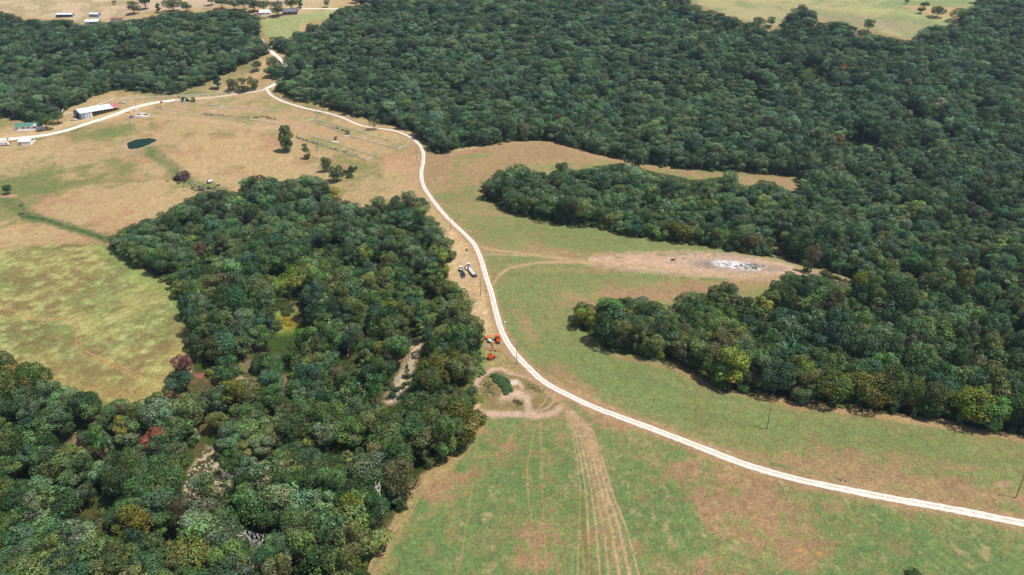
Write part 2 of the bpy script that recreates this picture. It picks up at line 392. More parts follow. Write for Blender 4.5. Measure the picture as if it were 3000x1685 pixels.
# --- clumpy meadow on the left
MEAD = [(-260,640),(0,628),(60,620),(160,614),(265,616),(300,640),(340,668),(400,708),(462,745),(475,800),(478,850),(468,890),(440,950),(430,985),(370,1015),(300,1020),(120,960),(0,900),(-260,860)]
cl = fbm(x, y, 5, 4, 21, .65); cl2 = fbm(x, y, 26, 4, 22)
CM = mixc(np.broadcast_to(L(178, 172, 108), C.shape), L(152, 160, 98), sstep(.45, .62, cl2))
CM = mixc(CM, L(146, 120, 82), 0.75*sstep(.50, .68, cl*.6+cl2*.2+n1*.3))
CM = mixc(CM, L(212, 204, 138), 0.6*sstep(.55, .75, 1-cl))
CM = mixc(CM, L(140, 168, 90), 0.6*stroke([(265,616),(340,668),(462,745),(475,800)], 26, .8))
CM = mixc(CM, L(188, 160, 100), 0.5*stroke([(478,850),(430,985),(330,1015),(120,960)], 40, .9))
C = mixc(C, CM, pfill(MEAD, 2))
for P_ in ([(-10,768),(40,783),(75,800),(110,806),(150,800),(178,805)], [(182,808),(193,825),(191,860),(196,885),(230,905),(290,925),(350,955)], [(190,806),(203,830),(202,860),(206,880),(240,897),(300,920),(360,950)]):
    C = mixc(C, L(198, 158, 108), 0.75*stroke(P_, 2.6, .7, .6))
# --- swales with rank grass
for P_, wd_, s_ in [([(60,545),(110,552),(150,565),(210,582),(265,602)],9,.85),([(0,500),(40,520),(90,550)],14,.5),([(380,385),(420,410),(455,440),(500,470),(560,480)],14,.6),([(345,385),(380,392)],8,.4),([(513,287),(560,292),(620,298),(670,296),(690,300)],6,.7),([(745,345),(800,360),(900,392)],4,.6),([(820,317),(880,332)],4,.5),([(340,232),(440,237),(560,236)],6,.6),([(480,225),(570,200),(640,160)],14,.4),([(1200,900),(1205,940)],12,.6),([(1690,688),(1740,688)],3,.8)]:
    C = mixc(C, L(84, 116, 64), s_*stroke(P_, wd_, .7, .8))
# --- forest floor
uu2, vv2, _ = project(x, y, ZZ+11)
fm = (forest_mask(u, v+2) & forest_mask(uu2, vv2)).astype(float)
CF = mixc(np.broadcast_to(L(104, 94, 60), C.shape), L(72, 90, 42), sstep(.3, .5, n3))
CF = mixc(CF, L(176, 142, 112), .5*sstep(.64, .74, n2))
C = mixc(C, CF, fm)
out = ((v < -4) & (y > 300)) | (y > 1300)
C = mixc(C, CF, out.astype(float))
glade = CLEAR[0]
C = mixc(C, L(138, 160, 76), pfill(glade, 8)*(.6+.4*(n3 > .5)))
C = mixc(C, L(205, 178, 50), .6*blob(724, 812, 20, 18, 0, .5, .5))
rock = L(222, 196, 160)
for i_ in (1, 2, 3, 4, 5, 6, 8, 11, 12):
    c_ = rock if i_ not in (3,) else L(170, 110, 95)
    C = mixc(C, c_, .9*pfill(CLEAR[i_], 8)*sstep(.42 if i_ != 1 else .28, .58 if i_ != 1 else .52, n3*.5+n4*.5))
C = mixc(C, L(150, 160, 92), pfill(CLEAR[7], 2)); C = mixc(C, L(200, 185, 140), pfill(CLEAR[9], 2))
C = mixc(C, L(240, 210, 170), .9*stroke([(1052,858),(1042,900),(1022,940),(1000,985),(978,1010)], 7, .7, .8))
C = mixc(C, L(216, 180, 150), .8*blob(1080, 780, 22, 14)); C = mixc(C, L(200, 170, 140), .6*blob(1110, 820, 20, 20))
# --- far fields
C = mixc(C, mixc(np.broadcast_to(L(222, 194, 160), C.shape), L(190, 168, 130), sstep(.4, .6, n2)), pfill([(-260,0),(0,-20),(330,-20),(345,10),(325,35),(250,52),(200,60),(150,45),(60,40),(0,30),(-260,12)], 4))
C = mixc(C, L(214, 188, 158), pfill([(345,-20),(860,-20),(830,6),(700,8),(560,14),(480,22),(345,30)], 4))
C = mixc(C, L(172, 176, 118), pfill([(625,44),(700,45),(860,16),(850,40),(830,45),(760,60),(735,95),(668,95),(655,70)], 4))
C = mixc(C, L(214, 190, 150), .7*pfill([(625,10),(860,8),(858,30),(640,40)], 4)*sstep(.35, .6, n2+.05))
TR = [(1700,-20),(1735,4),(1830,36),(1935,70),(2062,46),(2290,98),(2320,80),(2400,58),(2440,64),(2330,38),(2270,14),(2400,18),(2440,20),(2500,-20)]
C = mixc(C, mixc(np.broadcast_to(L(158, 168, 116), C.shape), L(190, 178, 130), sstep(.4, .6, n2*.5+n1*.5)), pfill(TR, 3))
C = mixc(C, L(178, 160, 128), .7*blob(2200, 60, 150, 14, 8, .8)); C = mixc(C, L(192, 192, 128), .6*stroke([(2130,20),(2260,30),(2400,55)], 8, .8))
# --- feed yard, pads and dirt
yard = [(190,250),(300,250),(440,243),(660,228),(720,262),(900,318),(1030,360),(1020,380),(930,405),(720,345),(600,310),(520,300),(440,296),(380,290),(300,300),(180,310),(60,340),(0,340),(0,325),(160,290)]
C = mixc(C, mixc(np.broadcast_to(L(206, 174, 130), C.shape), L(168, 160, 110), sstep(.42, .62, n2*.6+n3*.4)), .85*pfill(yard, 8))
for b_ in [(560,275,120,10,2),(790,330,60,10,16),(870,350,70,12,16),(330,290,60,9,-10),(700,310,60,12,0),(1000,415,40,18,0),(1040,440,22,50,0)]:
    C = mixc(C, L(208, 168, 132), .65*blob(*b_[:4], b_[4], .8))
for P_, wd_ in [([(380,292),(460,298),(560,308),(640,322),(700,322)],5),([(383,276),(513,290),(640,300),(720,312)],2.2),([(340,282),(372,290)],6)]:
    C = mixc(C, L(214, 182, 142), .75*stroke(P_, wd_, .8))
C = mixc(C, L(228, 196, 150), .85*stroke([(0,345),(100,336),(180,310),(300,285),(380,262)], 8, .9, .4))
C = mixc(C, L(240, 226, 205), .9*stroke([(345,289),(365,291),(372,290)], 4, .6)); C = mixc(C, L(205, 170, 140), .7*blob(328, 378, 30, 12, 0, .7))
C = mixc(C, L(214, 176, 140), (1-sstep(1.2, 2.6, pdist+(n4-.5)*1.2)))
C = mixc(C, L(60, 62, 44), np.where(pin, 1.0, 0.0))
C = mixc(C, L(190, 150, 118), .8*stroke([(1060,470),(1078,400),(1150,388),(1220,375),(1290,358)], 6, .8, .6))
C = mixc(C, L(206, 160, 134), .85*blob(22, 493, 26, 5, 0, .4, .2))
# vehicle parking strip between wood and road
C = mixc(C, L(222, 188, 142), .9*pfill([(1130,575),(1165,600),(1195,650),(1212,720),(1230,790),(1245,850),(1195,850),(1180,760),(1130,715),(1125,690),(1135,640)], 8))
for b_ in [(1150,650,16,20,0),(1160,700,14,14,0),(1190,790,14,30,0)]:
    C = mixc(C, L(228, 196, 164), .7*blob(*b_[:4], b_[4], .8))
C = mixc(C, L(176, 162, 108), .8*pfill([(1196,835),(1240,850),(1275,890),(1310,930),(1260,925),(1215,935),(1196,960)], 8))
C = mixc(C, L(120, 146, 76), .7*stroke([(1200,880),(1204,930)], 16, .7))
C = mixc(C, L(190, 156, 116), .7*stroke([(1262,862),(1285,900),(1320,940)], 9, .7))
strawz = inpoly(u, v, [(1130,575),(1165,600),(1195,650),(1212,720),(1230,790),(1245,850),(1195,850),(1180,760),(1120,715)])
C = mixc(C, L(238, 206, 160), .7*strawz*sstep(.5, .62, n4*.5+sty*.5)); C = mixc(C, L(176, 146, 100), .5*strawz*sstep(.55, .66, n3*.4+n4*.6))
# dirt loop
dirt = L(226, 190, 166)
C = mixc(C, L(150, 134, 88), .9*pfill([(1215,940),(1260,925),(1330,950),(1400,1000),(1400,1035),(1330,1045),(1210,1040),(1205,990)], 8))
for P_, wd_, s_ in [([(1198,1035),(1206,1010),(1197,985),(1198,962),(1212,945),(1240,930),(1262,928),(1285,940)],4.5,.95),([(1198,1036),(1240,1042),(1300,1042),(1350,1048),(1390,1040),(1415,1020)],8,.95),([(1268,998),(1300,985),(1325,1000),(1330,1030),(1345,1045)],8,.9),([(1285,940),(1330,950),(1370,980),(1395,1005)],4,.5),([(1335,1040),(1380,1025),(1400,1000),(1380,975)],3,.6),([(1350,1030),(1372,1010),(1380,990)],2,.5),([(1275,962),(1300,962),(1315,975)],5,.9)]:
    C = mixc(C, dirt, s_*stroke(P_, wd_, .6, .6))
C = mixc(C, L(244, 226, 208), .9*blob(1292, 962, 16, 8)); C = mixc(C, dirt, .7*blob(1300, 1000, 40, 12, -10, .8)); C = mixc(C, L(196, 160, 120), .75*stroke([(1400,1000),(1430,1030),(1450,1060)], 9, .8))
# rutted band going south, several wheel lines
for k_, (o1, o2, w_) in enumerate([(0,-18,2.2),(9,0,2.4),(18,14,2.0),(27,30,3.2),(36,48,3.4),(45,62,2.2),(-8,-40,1.6)]):
    P_ = [(1425+o1*.4,1035),(1446+o1,1085),(1462+o1*1.2,1160),(1478+o1*1.1+o2*.2,1240),(1490+o1*1.1+o2*.6,1330),(1500+o1+o2,1447),(1508+o1+o2*1.2,1560)]
    C = mixc(C, L(216, 180, 146), (.9 if w_ > 2 else .6)*stroke(P_, w_, .7, .9)*sstep(.2, .45, n3+.12))
C = mixc(C, L(204, 166, 130), .75*stroke([(1450,1060),(1490,1130),(1515,1230),(1530,1300),(1550,1400),(1575,1560)], 26, .8, .8)*sstep(.42, .58, n3*.5+n4*.5))
C = mixc(C, L(126, 122, 60), .5*stroke([(1462,1250),(1468,1330),(1485,1447),(1500,1560)], 7, .6, .4))
C = mixc(C, L(196, 166, 118), .8*stroke([(1205,1050),(1178,1110),(1120,1180),(1070,1205),(1035,1245),(1010,1300),(975,1370),(945,1447),(915,1540)], 16, .8, .7))
# wood-edge dry margins
C = mixc(C, L(190, 152, 112), .55*stroke([(1470,850),(1560,898),(1700,928),(1800,985),(1900,998),(2000,1022),(2080,1026),(2180,1042),(2300,1058),(2450,1085),(2576,1108)], 7, .8, .8))
C = mixc(C, L(196, 160, 118), .6*stroke([(1290,360),(1370,356),(1480,388),(1600,415),(1750,432)], 4, .8, .8))
# burn ground
C = mixc(C, L(218, 182, 156), 1.0*pfill([(1480,648),(1540,638),(1680,634),(1800,634),(1900,646),(2000,667),(2070,688),(2000,700),(1850,702),(1700,692),(1600,680),(1480,668)], 8)*sstep(.2, .5, n3+.08))
C = mixc(C, L(182, 146, 112), .75*blob(1660, 738, 150, 20, -4, .8)); C = mixc(C, L(222, 182, 154), .85*blob(1640, 660, 120, 9, 2, .7)*sstep(.45, .55, n4))
C = mixc(C, L(190, 170, 158), .6*blob(1830, 668, 110, 17, 6, .8)); C = mixc(C, L(120, 108, 104), .55*blob(1940, 675, 50, 8, 6, .8)*sstep(.4, .6, n3)); C = mixc(C, L(120, 108, 104), .5*blob(1775, 665, 30, 10, 0, .8))
C = mixc(C, L(248, 246, 246), .9*blob(1838, 664, 40, 8, 5, .5, 1.4)); C = mixc(C, L(248, 240, 236), .8*blob(1885, 672, 26, 7, 5, .5, 1.4))
for P_, wd_ in [([(1205,622),(1260,632),(1330,640),(1450,655),(1500,662),(1600,668),(1700,678),(1800,690),(1900,694),(2040,690)],3.0),([(1243,712),(1253,694),(1285,673),(1350,661),(1430,659),(1500,663)],3.2),([(1215,640),(1260,640),(1330,645)],1.5)]:
    C = mixc(C, L(210, 176, 134), .85*stroke(P_, wd_, .6, .35))
C = mixc(C, L(196, 160, 130), .8*blob(2523, 1218, 20, 9, 0, .5)); C = mixc(C, L(206, 172, 146), .8*blob(2130, 1214, 22, 4, 8, .5)); C = mixc(C, L(206, 172, 146), .8*stroke([(1722,1103),(1780,1120),(1835,1138)], 4, .6))
C = mixc(C, L(182, 146, 110), .9*stroke([(2555,1254),(2570,1270),(2590,1300)], 5, .6)); C = mixc(C, L(226, 170, 90), .9*blob(2013, 1383, 6, 4)); C = mixc(C, L(226, 170, 90), .9*blob(2062, 1393, 6, 5))
# worn verge beside the roads
rd = seg_dist(u, v, ROAD_MAIN)
C = mixc(C, L(196, 158, 122), .85*(1-sstep(.3, 1.05, (rd+(n3-.5)*8)/(26*np.clip((v-80)/900, .2, 1.1)))))
C = mixc(C, L(212, 180, 140), .6*(1-sstep(2, 7, seg_dist(u, v, ROAD_LINK))))
C = mixc(C, L(205, 175, 140), .8*(1-sstep(3, 9, seg_dist(u, v, ROAD_N))))
n6 = fbm(x, y, 1.1, 2, 19)
C = C*(0.78+0.30*n4+.14*n6)[..., None]*(0.9+0.2*n2)[..., None]
C = np.clip(C, 0.004, .8)

mead = pfill(MEAD, 2); ZZ = ZZ+mead*(cl-.5)*1.1+(n4-.5)*.22*(1-np.where(pin, 1, 0))
ny, nx = XX.shape
idx = np.arange(ny*nx).reshape(ny, nx)
F = np.stack([idx[:-1, :-1], idx[:-1, 1:], idx[1:, 1:], idx[1:, :-1]], -1).reshape(-1, 4)
gm = bpy.data.materials.new('grassland'); gm.use_nodes = True
n = gm.node_tree.nodes; l = gm.node_tree.links; p = n['Principled BSDF']
p.inputs['Roughness'].default_value = .95; p.inputs['Specular IOR Level'].default_value = .1
at = n.new('ShaderNodeAttribute'); at.attribute_name = 'soil'
tc = n.new('ShaderNodeTexCoord')
def noise(sc_, det=4, rough=.6, dist=0):
    q = n.new('ShaderNodeTexNoise'); q.inputs['Scale'].default_value = sc_; q.inputs['Detail'].default_value = det; q.inputs['Roughness'].default_value = rough
    q.inputs['Distortion'].default_value = dist; l.new(tc.outputs['Object'], q.inputs['Vector']); return q
def mrange(src, a, b, c, d):
    q = n.new('ShaderNodeMapRange'); l.new(src, q.inputs[0])
    for i, w_ in enumerate((a, b, c, d)): q.inputs[i+1].default_value = w_
    return q.outputs[0]
na = noise(1.3, 5, .7); nb = noise(0.35, 4, .65, .6); nc_ = noise(4.0, 3, .7)
ma = mrange(na.outputs[0], .3, .7, .66, 1.34); mb = mrange(nb.outputs[0], .32, .68, .84, 1.14)
mu = n.new('ShaderNodeMath'); mu.operation = 'MULTIPLY'; l.new(ma, mu.inputs[0]); l.new(mb, mu.inputs[1])
vs = n.new('ShaderNodeVectorMath'); vs.operation = 'SCALE'; l.new(at.outputs['Vector'], vs.inputs[0]); l.new(mu.outputs[0], vs.inputs['Scale'])
hs = n.new('ShaderNodeHueSaturation'); nd = noise(.9, 6, .78, .3)
mxx = n.new('ShaderNodeMix'); mxx.data_type = 'RGBA'; l.new(mrange(nd.outputs[0], .38, .62, 0, 1), mxx.inputs[0]); mxx.inputs[6].default_value = (.87, 1.04, .88, 1); mxx.inputs[7].default_value = (1.13, .98, 1.06, 1)
vm2 = n.new('ShaderNodeVectorMath'); vm2.operation = 'MULTIPLY'; l.new(vs.outputs[0], vm2.inputs[0]); l.new(mxx.outputs[2], vm2.inputs[1]); l.new(vm2.outputs[0], hs.inputs['Color']); l.new(mrange(nc_.outputs[0], .3, .7, .488, .512), hs.inputs['Hue'])
hs.inputs['Saturation'].default_value = 1.0
l.new(hs.outputs[0], p.inputs['Base Color'])
ad = n.new('ShaderNodeMath'); ad.operation = 'ADD'; l.new(na.outputs[0], ad.inputs[0]); l.new(nb.outputs[0], ad.inputs[1])
bu = n.new('ShaderNodeBump'); bu.inputs['Distance'].default_value = .85; bu.inputs['Strength'].default_value = .8
l.new(ad.outputs[0], bu.inputs['Height']); l.new(bu.outputs[0], p.inputs['Normal'])
gme = mesh_np('ground', np.stack([XX, YY, ZZ], -1).reshape(-1, 3), F, [gm], smooth=True)
ca_ = gme.attributes.new('soil', 'FLOAT_COLOR', 'POINT')
ca_.data.foreach_set('color', np.concatenate([C.reshape(-1, 3), np.ones((ny*nx, 1))], 1).astype(np.float32).ravel())
go = bpy.data.objects.new('ground', gme); col.objects.link(go); go['kind'] = 'structure'
# thin summer haze: one closed box round the camera and all the land
hm = bpy.data.materials.new('haze'); hm.use_nodes = True; hm.node_tree.nodes.clear()
hv = hm.node_tree.nodes.new('ShaderNodeVolumePrincipled'); hv.inputs['Density'].default_value = HAZE; hv.inputs['Color'].default_value = (.62, .80, 1, 1); hv.inputs['Anisotropy'].default_value = .2
ho = hm.node_tree.nodes.new('ShaderNodeOutputMaterial'); hm.node_tree.links.new(hv.outputs[0], ho.inputs['Volume'])
hb = MB().box((0, 5000, 70), (60000, 26000, 230)).build('haze', hm); hb['kind'] = 'stuff'

# ------------------------------------------------------------------ roads
def smooth_line(pts, n_=6):
    out_ = []
    P = [Vector(p) for p in pts]; P = [P[0]*2-P[1]]+P+[P[-1]*2-P[-2]]
    for i in range(1, len(P)-2):
        for k in range(n_):
            t = k/n_
            a, b, c, d = P[i-1], P[i], P[i+1], P[i+2]
            out_.append(0.5*((2*b)+(c-a)*t+(2*a-5*b+4*c-d)*t*t+(3*b-a-3*c+d)*t**3))
    out_.append(P[-2]); return out_
def road_material(name, c, strip):
    m = bpy.data.materials.new(name); m.use_nodes = True; n = m.node_tree.nodes; l = m.node_tree.links
    p = n['Principled BSDF']; p.inputs['Roughness'].default_value = .95; p.inputs['Specular IOR Level'].default_value = .1
    a = n.new('ShaderNodeAttribute'); a.attribute_name = 'across'
    tcn = n.new('ShaderNodeTexCoord'); no = n.new('ShaderNodeTexNoise'); no.inputs['Scale'].default_value = .9; no.inputs['Detail'].default_value = 6
    l.new(tcn.outputs['Object'], no.inputs['Vector'])
    # grassy hump in the middle and thin gravel at the edges, broken up by noise
    ab = n.new('ShaderNodeMath'); ab.operation = 'ABSOLUTE'; l.new(a.outputs['Fac'], ab.inputs[0])
    cen = n.new('ShaderNodeMapRange'); l.new(ab.outputs[0], cen.inputs[0])
    cen.inputs[1].default_value = .06; cen.inputs[2].default_value = .3; cen.inputs[3].default_value = 1; cen.inputs[4].default_value = 0
    edg = n.new('ShaderNodeMapRange'); l.new(ab.outputs[0], edg.inputs[0])
    edg.inputs[1].default_value = .8; edg.inputs[2].default_value = 1.0; edg.inputs[3].default_value = 0; edg.inputs[4].default_value = 1
    mx = n.new('ShaderNodeMath'); mx.operation = 'MAXIMUM'; l.new(edg.outputs[0], mx.inputs[0])
    sc1 = n.new('ShaderNodeMath'); sc1.operation = 'MULTIPLY'; sc1.inputs[1].default_value = strip; l.new(cen.outputs[0], sc1.inputs[0]); l.new(sc1.outputs[0], mx.inputs[1])
    nn = n.new('ShaderNodeMapRange'); l.new(no.outputs[0], nn.inputs[0]); nn.inputs[1].default_value = .36; nn.inputs[2].default_value = .54; nn.inputs[3].default_value = 0; nn.inputs[4].default_value = 1
    mm = n.new('ShaderNodeMath'); mm.operation = 'MULTIPLY'; l.new(mx.outputs[0], mm.inputs[0]); l.new(nn.outputs[0], mm.inputs[1])
    mix = n.new('ShaderNodeMix'); mix.data_type = 'RGBA'; l.new(mm.outputs[0], mix.inputs[0])
    mix.inputs[6].default_value = (*c, 1); mix.inputs[7].default_value = (*L(212, 186, 146), 1)
    l.new(mix.outputs[2], p.inputs['Base Color'])
    return m
GRAV = road_material('white_gravel', (.68, .62, .55), .9)
GRAV2 = road_material('pale_gravel', (.74, .68, .6), .25)
GRAV3 = road_material('track_gravel', (.62, .54, .44), .9)
def road(name, pts, width, mat, lift=.12, seed=3):
    P = [ground(p[0], p[1]) for p in pts]
    P = smooth_line([(p.x, p.y) for p in P], 8)
    # resample about every 2.5 m
    Q = [P[0]]
    for p_ in P[1:]:
        d = (p_-Q[-1]).length
        k = max(1, int(d/2.5)) if d > 1.2 else 0
        for i in range(1, k+1): Q.append(Q[-1]+(p_-Q[-1])*(i/k) if i == k else Q[-1]+(p_-Q[-1])/(k-i+1))
    r = random.Random(seed); V_ = []; A_ = []
    ac = [-1, -.72, -.4, -.15, 0, .15, .4, .72, 1]
    for i, q in enumerate(Q):
        t = (Q[min(i+1, len(Q)-1)]-Q[max(i-1, 0)]).normalized(); nrm = Vector((t.y, -t.x))
        for a in ac:
            wd = width(i/len(Q)) if callable(width) else width
            e = a*wd/2*(1+(r.uniform(-.12, .12) if abs(a) == 1 else 0))
            xx, yy_ = q.x+nrm.x*e, q.y+nrm.y*e
            V_.append((xx, yy_, float(height(xx, yy_))+lift*(1-a*a)+(0.05 if abs(a) < 1 else -0.06))); A_.append(a)
    k = len(ac); F_ = [(i*k+j, (i+1)*k+j, (i+1)*k+j+1, i*k+j+1) for i in range(len(Q)-1) for j in range(k-1)]
    me = mesh_np(name, V_, F_, [mat], True)
    at_ = me.attributes.new('across', 'FLOAT', 'POINT'); at_.data.foreach_set('value', np.array(A_, np.float32))
    if me.polygons[0].normal.z < 0: me.flip_normals()
    o = bpy.data.objects.new(name, me); col.objects.link(o); o['kind'] = 'structure'; return o
road('gravel_road', ROAD_MAIN, lambda t: 3.0+.7*float(sstep(.6, .85, t)), GRAV, .14)
road('gravel_road', ROAD_FARM, lambda t: 6.5+2*t, GRAV2, .16, 5)
road('farm_track', ROAD_LINK, 3.2, GRAV3, .1, 6)
road('gravel_road', ROAD_N, 5.0, GRAV2, .12, 7)
road('gravel_road', ROAD_TOP, 4.0, GRAV2, .2, 8)

# pond water
pm = bpy.data.materials.new('pond_water'); pm.use_nodes = True
pn = pm.node_tree.nodes; pp = pn['Principled BSDF']; pp.inputs['Base Color'].default_value = (.004, .030, .017, 1)
pp.inputs['Specular IOR Level'].default_value = .03; pp.inputs['Roughness'].default_value = .25; pnz = pn.new('ShaderNodeTexNoise'); pnz.inputs['Scale'].default_value = 120
pb = pn.new('ShaderNodeBump'); pb.inputs['Distance'].default_value = .02; pb.inputs['Strength'].default_value = .3
pm.node_tree.links.new(pnz.outputs[0], pb.inputs['Height']); pm.node_tree.links.new(pb.outputs[0], pp.inputs['Normal'])
wm = MB(); pcv = Vector((POND[0], POND[1], POND[2]-.12))
wm.add([pcv]+[(p_.x+(p_.x-pcv.x)*.02, p_.y+(p_.y-pcv.y)*.02, pcv.z) for p_ in pond_pts], [(0, i+1, (i+1) % len(pond_pts)+1) for i in range(len(pond_pts))])
wo_ = wm.build('pond_water', pm); wo_['kind'] = 'structure'
if wo_.data.polygons[0].normal.z < 0: wo_.data.flip_normals()

# ------------------------------------------------------------------ tree prototypes
def make_crown(seed, H=15.0, rad=4.6, nl=15, leaves=3200, low=0.28, card=0.53, cone=0.0, flat=1.0):
    r = np.random.default_rng(seed)
    c0 = np.array([0, 0, H*(low+1)/2]); hz_ = H*(1-low)/2
    ctr = []; rr = []
    for i in range(nl):
        zf = r.uniform(-.85, .8) if i else .75
        ang = i*2.399+r.uniform(-.5, .5)
        rm = math.sqrt(max(0, 1-zf*zf))*r.uniform(.45, .8)
        if cone: rm *= (1-cone*(zf+1)/2)
        lr = rad*r.uniform(.30, .48)*(1-cone*.55*(zf+1)/2)
        ctr.append(c0+np.array([rad*rm*math.cos(ang), rad*rm*math.sin(ang), hz_*zf*.86])); rr.append(lr)
    ctr = np.array(ctr); rr = np.array(rr)
    pr = rr**2/np.sum(rr**2)
    k = r.choice(nl, leaves*2, p=pr)
    d = r.normal(size=(leaves*2, 3)); d[:, 2] += .25; d /= np.linalg.norm(d, axis=1)[:, None]
    rad_j = rr[k]*(1-np.abs(r.normal(0, .10, leaves*2))+.06)
    # small knobs on every lobe so that it breaks up
    kn = 1+.22*np.sin(d[:, 0]*8+k*1.7)*np.sin(d[:, 1]*8+k*2.3)*np.sin(d[:, 2]*7+k)
    P = ctr[k]+d*(rad_j*kn)[:, None]*np.array([1, 1, .92])
    dist = np.linalg.norm(P[:, None, :]-ctr[None], axis=2)/rr[None]
    dist[np.arange(len(P)), k] = 9
    keep = dist.min(1) > .8
    P = P[keep][:leaves]; d = d[keep][:leaves]; k = k[keep][:leaves]
    nrm = d*1.0+r.normal(0, .42, d.shape); nrm /= np.linalg.norm(nrm, axis=1)[:, None]
    t = np.cross(nrm, r.normal(size=nrm.shape)); t /= np.linalg.norm(t, axis=1)[:, None]; b = np.cross(nrm, t)
    s = card*r.uniform(.55, 1.25, len(P))[:, None]*.5
    q = [P+t*s*r.uniform(.6, 1.2, (len(P), 1)), P+b*s*r.uniform(.6, 1.2, (len(P), 1)), P-t*s*r.uniform(.6, 1.2, (len(P), 1)), P-b*s*r.uniform(.6, 1.2, (len(P), 1))]
    V_ = np.stack(q, 1).reshape(-1, 3); F_ = np.arange(len(V_)).reshape(-1, 4)
    lobe = r.uniform(.74, 1.3, (nl, 1))*np.array([[1, 1, 1]])*r.uniform(.84, 1.16, (nl, 3))
    lv = lobe[k]*r.uniform(.62, 1.42, (len(P), 1))
    return V_, F_, np.repeat(lv, 4, axis=0)
def tubes(segs, n_=5):
    V_ = []; F_ = []
    for a, b, ra, rb in segs:
        a = Vector(a); b = Vector(b); q = (b-a).to_track_quat('Z', 'Y'); o = len(V_)
        for P, rr in ((a, ra), (b, rb)):
            for i in range(n_):
                t = 2*math.pi*i/n_; V_.append(tuple(P+q @ Vector((rr*math.cos(t), rr*math.sin(t), 0))))
        F_ += [(o+i, o+(i+1) % n_, o+n_+(i+1) % n_, o+n_+i) for i in range(n_)]
    return np.array(V_), np.array(F_)
def trunk_segs(seed, H=15.0, rad=4.6, low=.28):
    r = random.Random(seed); S = []
    p0 = Vector((0, 0, -1.2)); p1 = Vector((r.uniform(-.3, .3), r.uniform(-.3, .3), H*.32)); p2 = p1+Vector((r.uniform(-.5, .5), r.uniform(-.5, .5), H*.3))
    S += [(p0, p1, .36, .27), (p1, p2, .27, .15), (p2, p2+Vector((0, 0, H*.22)), .15, .04)]
    for i in range(6):
        t = r.uniform(.55, 1); s = p1.lerp(p2, r.uniform(0, .9)) if i % 2 else p0.lerp(p1, t)
        a = i*1.05+r.uniform(-.3, .3); e = s+Vector((math.cos(a)*rad*.65, math.sin(a)*rad*.65, H*.2))
        S.append((s, e, .12, .03))
    return S
def attr_mesh(name, V_, F_, lv, mats, mi=None):
    me = mesh_np(name, V_, F_, mats, False, mi)
    a = me.attributes.new('leafvar', 'FLOAT_VECTOR', 'POINT'); a.data.foreach_set('vector', np.asarray(lv, np.float32).ravel()); return me
protos = []      # (crown mesh, trunk mesh, joined object)
pcol = bpy.data.collections.new('tree_patterns')
def add_proto(seed, **kw):
    cv, cf, lv = make_crown(seed, **kw)
    tv, tf = tubes(trunk_segs(seed, kw.get('H', 15.), kw.get('rad', 4.6)))
    cm = attr_mesh('crown', cv, cf, lv, [LEAF]); tm = mesh_np('trunk', tv, tf, [BARK])
    jv = np.concatenate([cv, tv]); jf = np.concatenate([cf, tf+len(cv)]); jl = np.concatenate([lv, np.ones((len(tv), 3))])
    jm = attr_mesh('tree_pattern', jv, jf, jl, [LEAF, BARK], np.concatenate([np.zeros(len(cf)), np.ones(len(tf))]))
    jo = bpy.data.objects.new('tree_pattern_%02d' % len(protos), jm); pcol.objects.link(jo)
    protos.append((cm, tm, jo))
for s in range(7): add_proto(100+s, nl=15+s % 4)
add_proto(120, rad=3.6, nl=13, H=16.5); add_proto(121, rad=3.9, nl=12, H=16); add_proto(122, rad=5.4, nl=20, leaves=3800, H=14)
add_proto(123, rad=5.6, nl=22, leaves=4000, H=14.5)
add_proto(130, rad=3.4, nl=18, cone=.8, low=.06, H=15, card=.5)         # 11 cedar
add_proto(131, rad=4.8, nl=14, leaves=900, card=.7)                     # 12 thin crown
for s in range(3): add_proto(140+s, rad=5.0, nl=13, low=-.05, H=10, leaves=1900, card=.7)  # 13-15 bush
for s in range(4): add_proto(150+s, nl=21, low=.03, leaves=3800, rad=4.4)   # 16-19 foliage to the ground
add_proto(160, nl=24, low=.02, leaves=4200, rad=4.4, cone=.5)      # 20 tall tapering crown
BUSH = (13, 14, 15)

# ------------------------------------------------------------------ tree scatter in the woods
SP = 6.4
tx, ty = np.meshgrid(np.arange(-900, 1150, SP), np.arange(110, 1350, SP))
tx = tx+rng.uniform(-.46, .46, tx.shape)*SP; ty = ty+rng.uniform(-.46, .46, ty.shape)*SP
tx = tx.ravel(); ty = ty.ravel()
keep = np.abs(tx) < 0.86*(0.9*ty+80)
tx, ty = tx[keep], ty[keep]
keep = rng.random(len(tx)) > 0.34*sstep(400, 900, ty)
tx, ty = tx[keep], ty[keep]
tz = height(tx, ty)
hgt = rng.normal(15, 3.1, len(tx))*(0.9+.35*(fbm(tx, ty, 45, 2, 31)-.5)*2)
hgt = np.clip(hgt, 8, 21)
ub, vb, zb = project(tx, ty, tz)
for _ in range(4):      # trees by the far edges of a wood are the low ones
    okk = np.ones(len(tx), bool)
    for fr in (.35, .55, .75, 1.0):
        ut, vtop, _z = project(tx, ty, tz+hgt*fr); okk &= forest_mask(ut, vtop) | (vtop < 0)
    okk0 = okk; okk = okk | (hgt < 6)
    hgt = np.where(okk, hgt, hgt*.82)
out_ = ((vb < -4) & (ty > 300))
inn = forest_mask(ub, vb-1.0) & (okk0 | out_ | (vb < 4))
inn |= (vb < -4) & (ty > 300) & (rng.random(len(tx)) < .8)
inn &= ~clear_mask(ub, vb)
inn &= ~(seg_dist(ub, vb, ROAD_N) < 10) & ~(seg_dist(ub, vb, ROAD_MAIN) < 13)
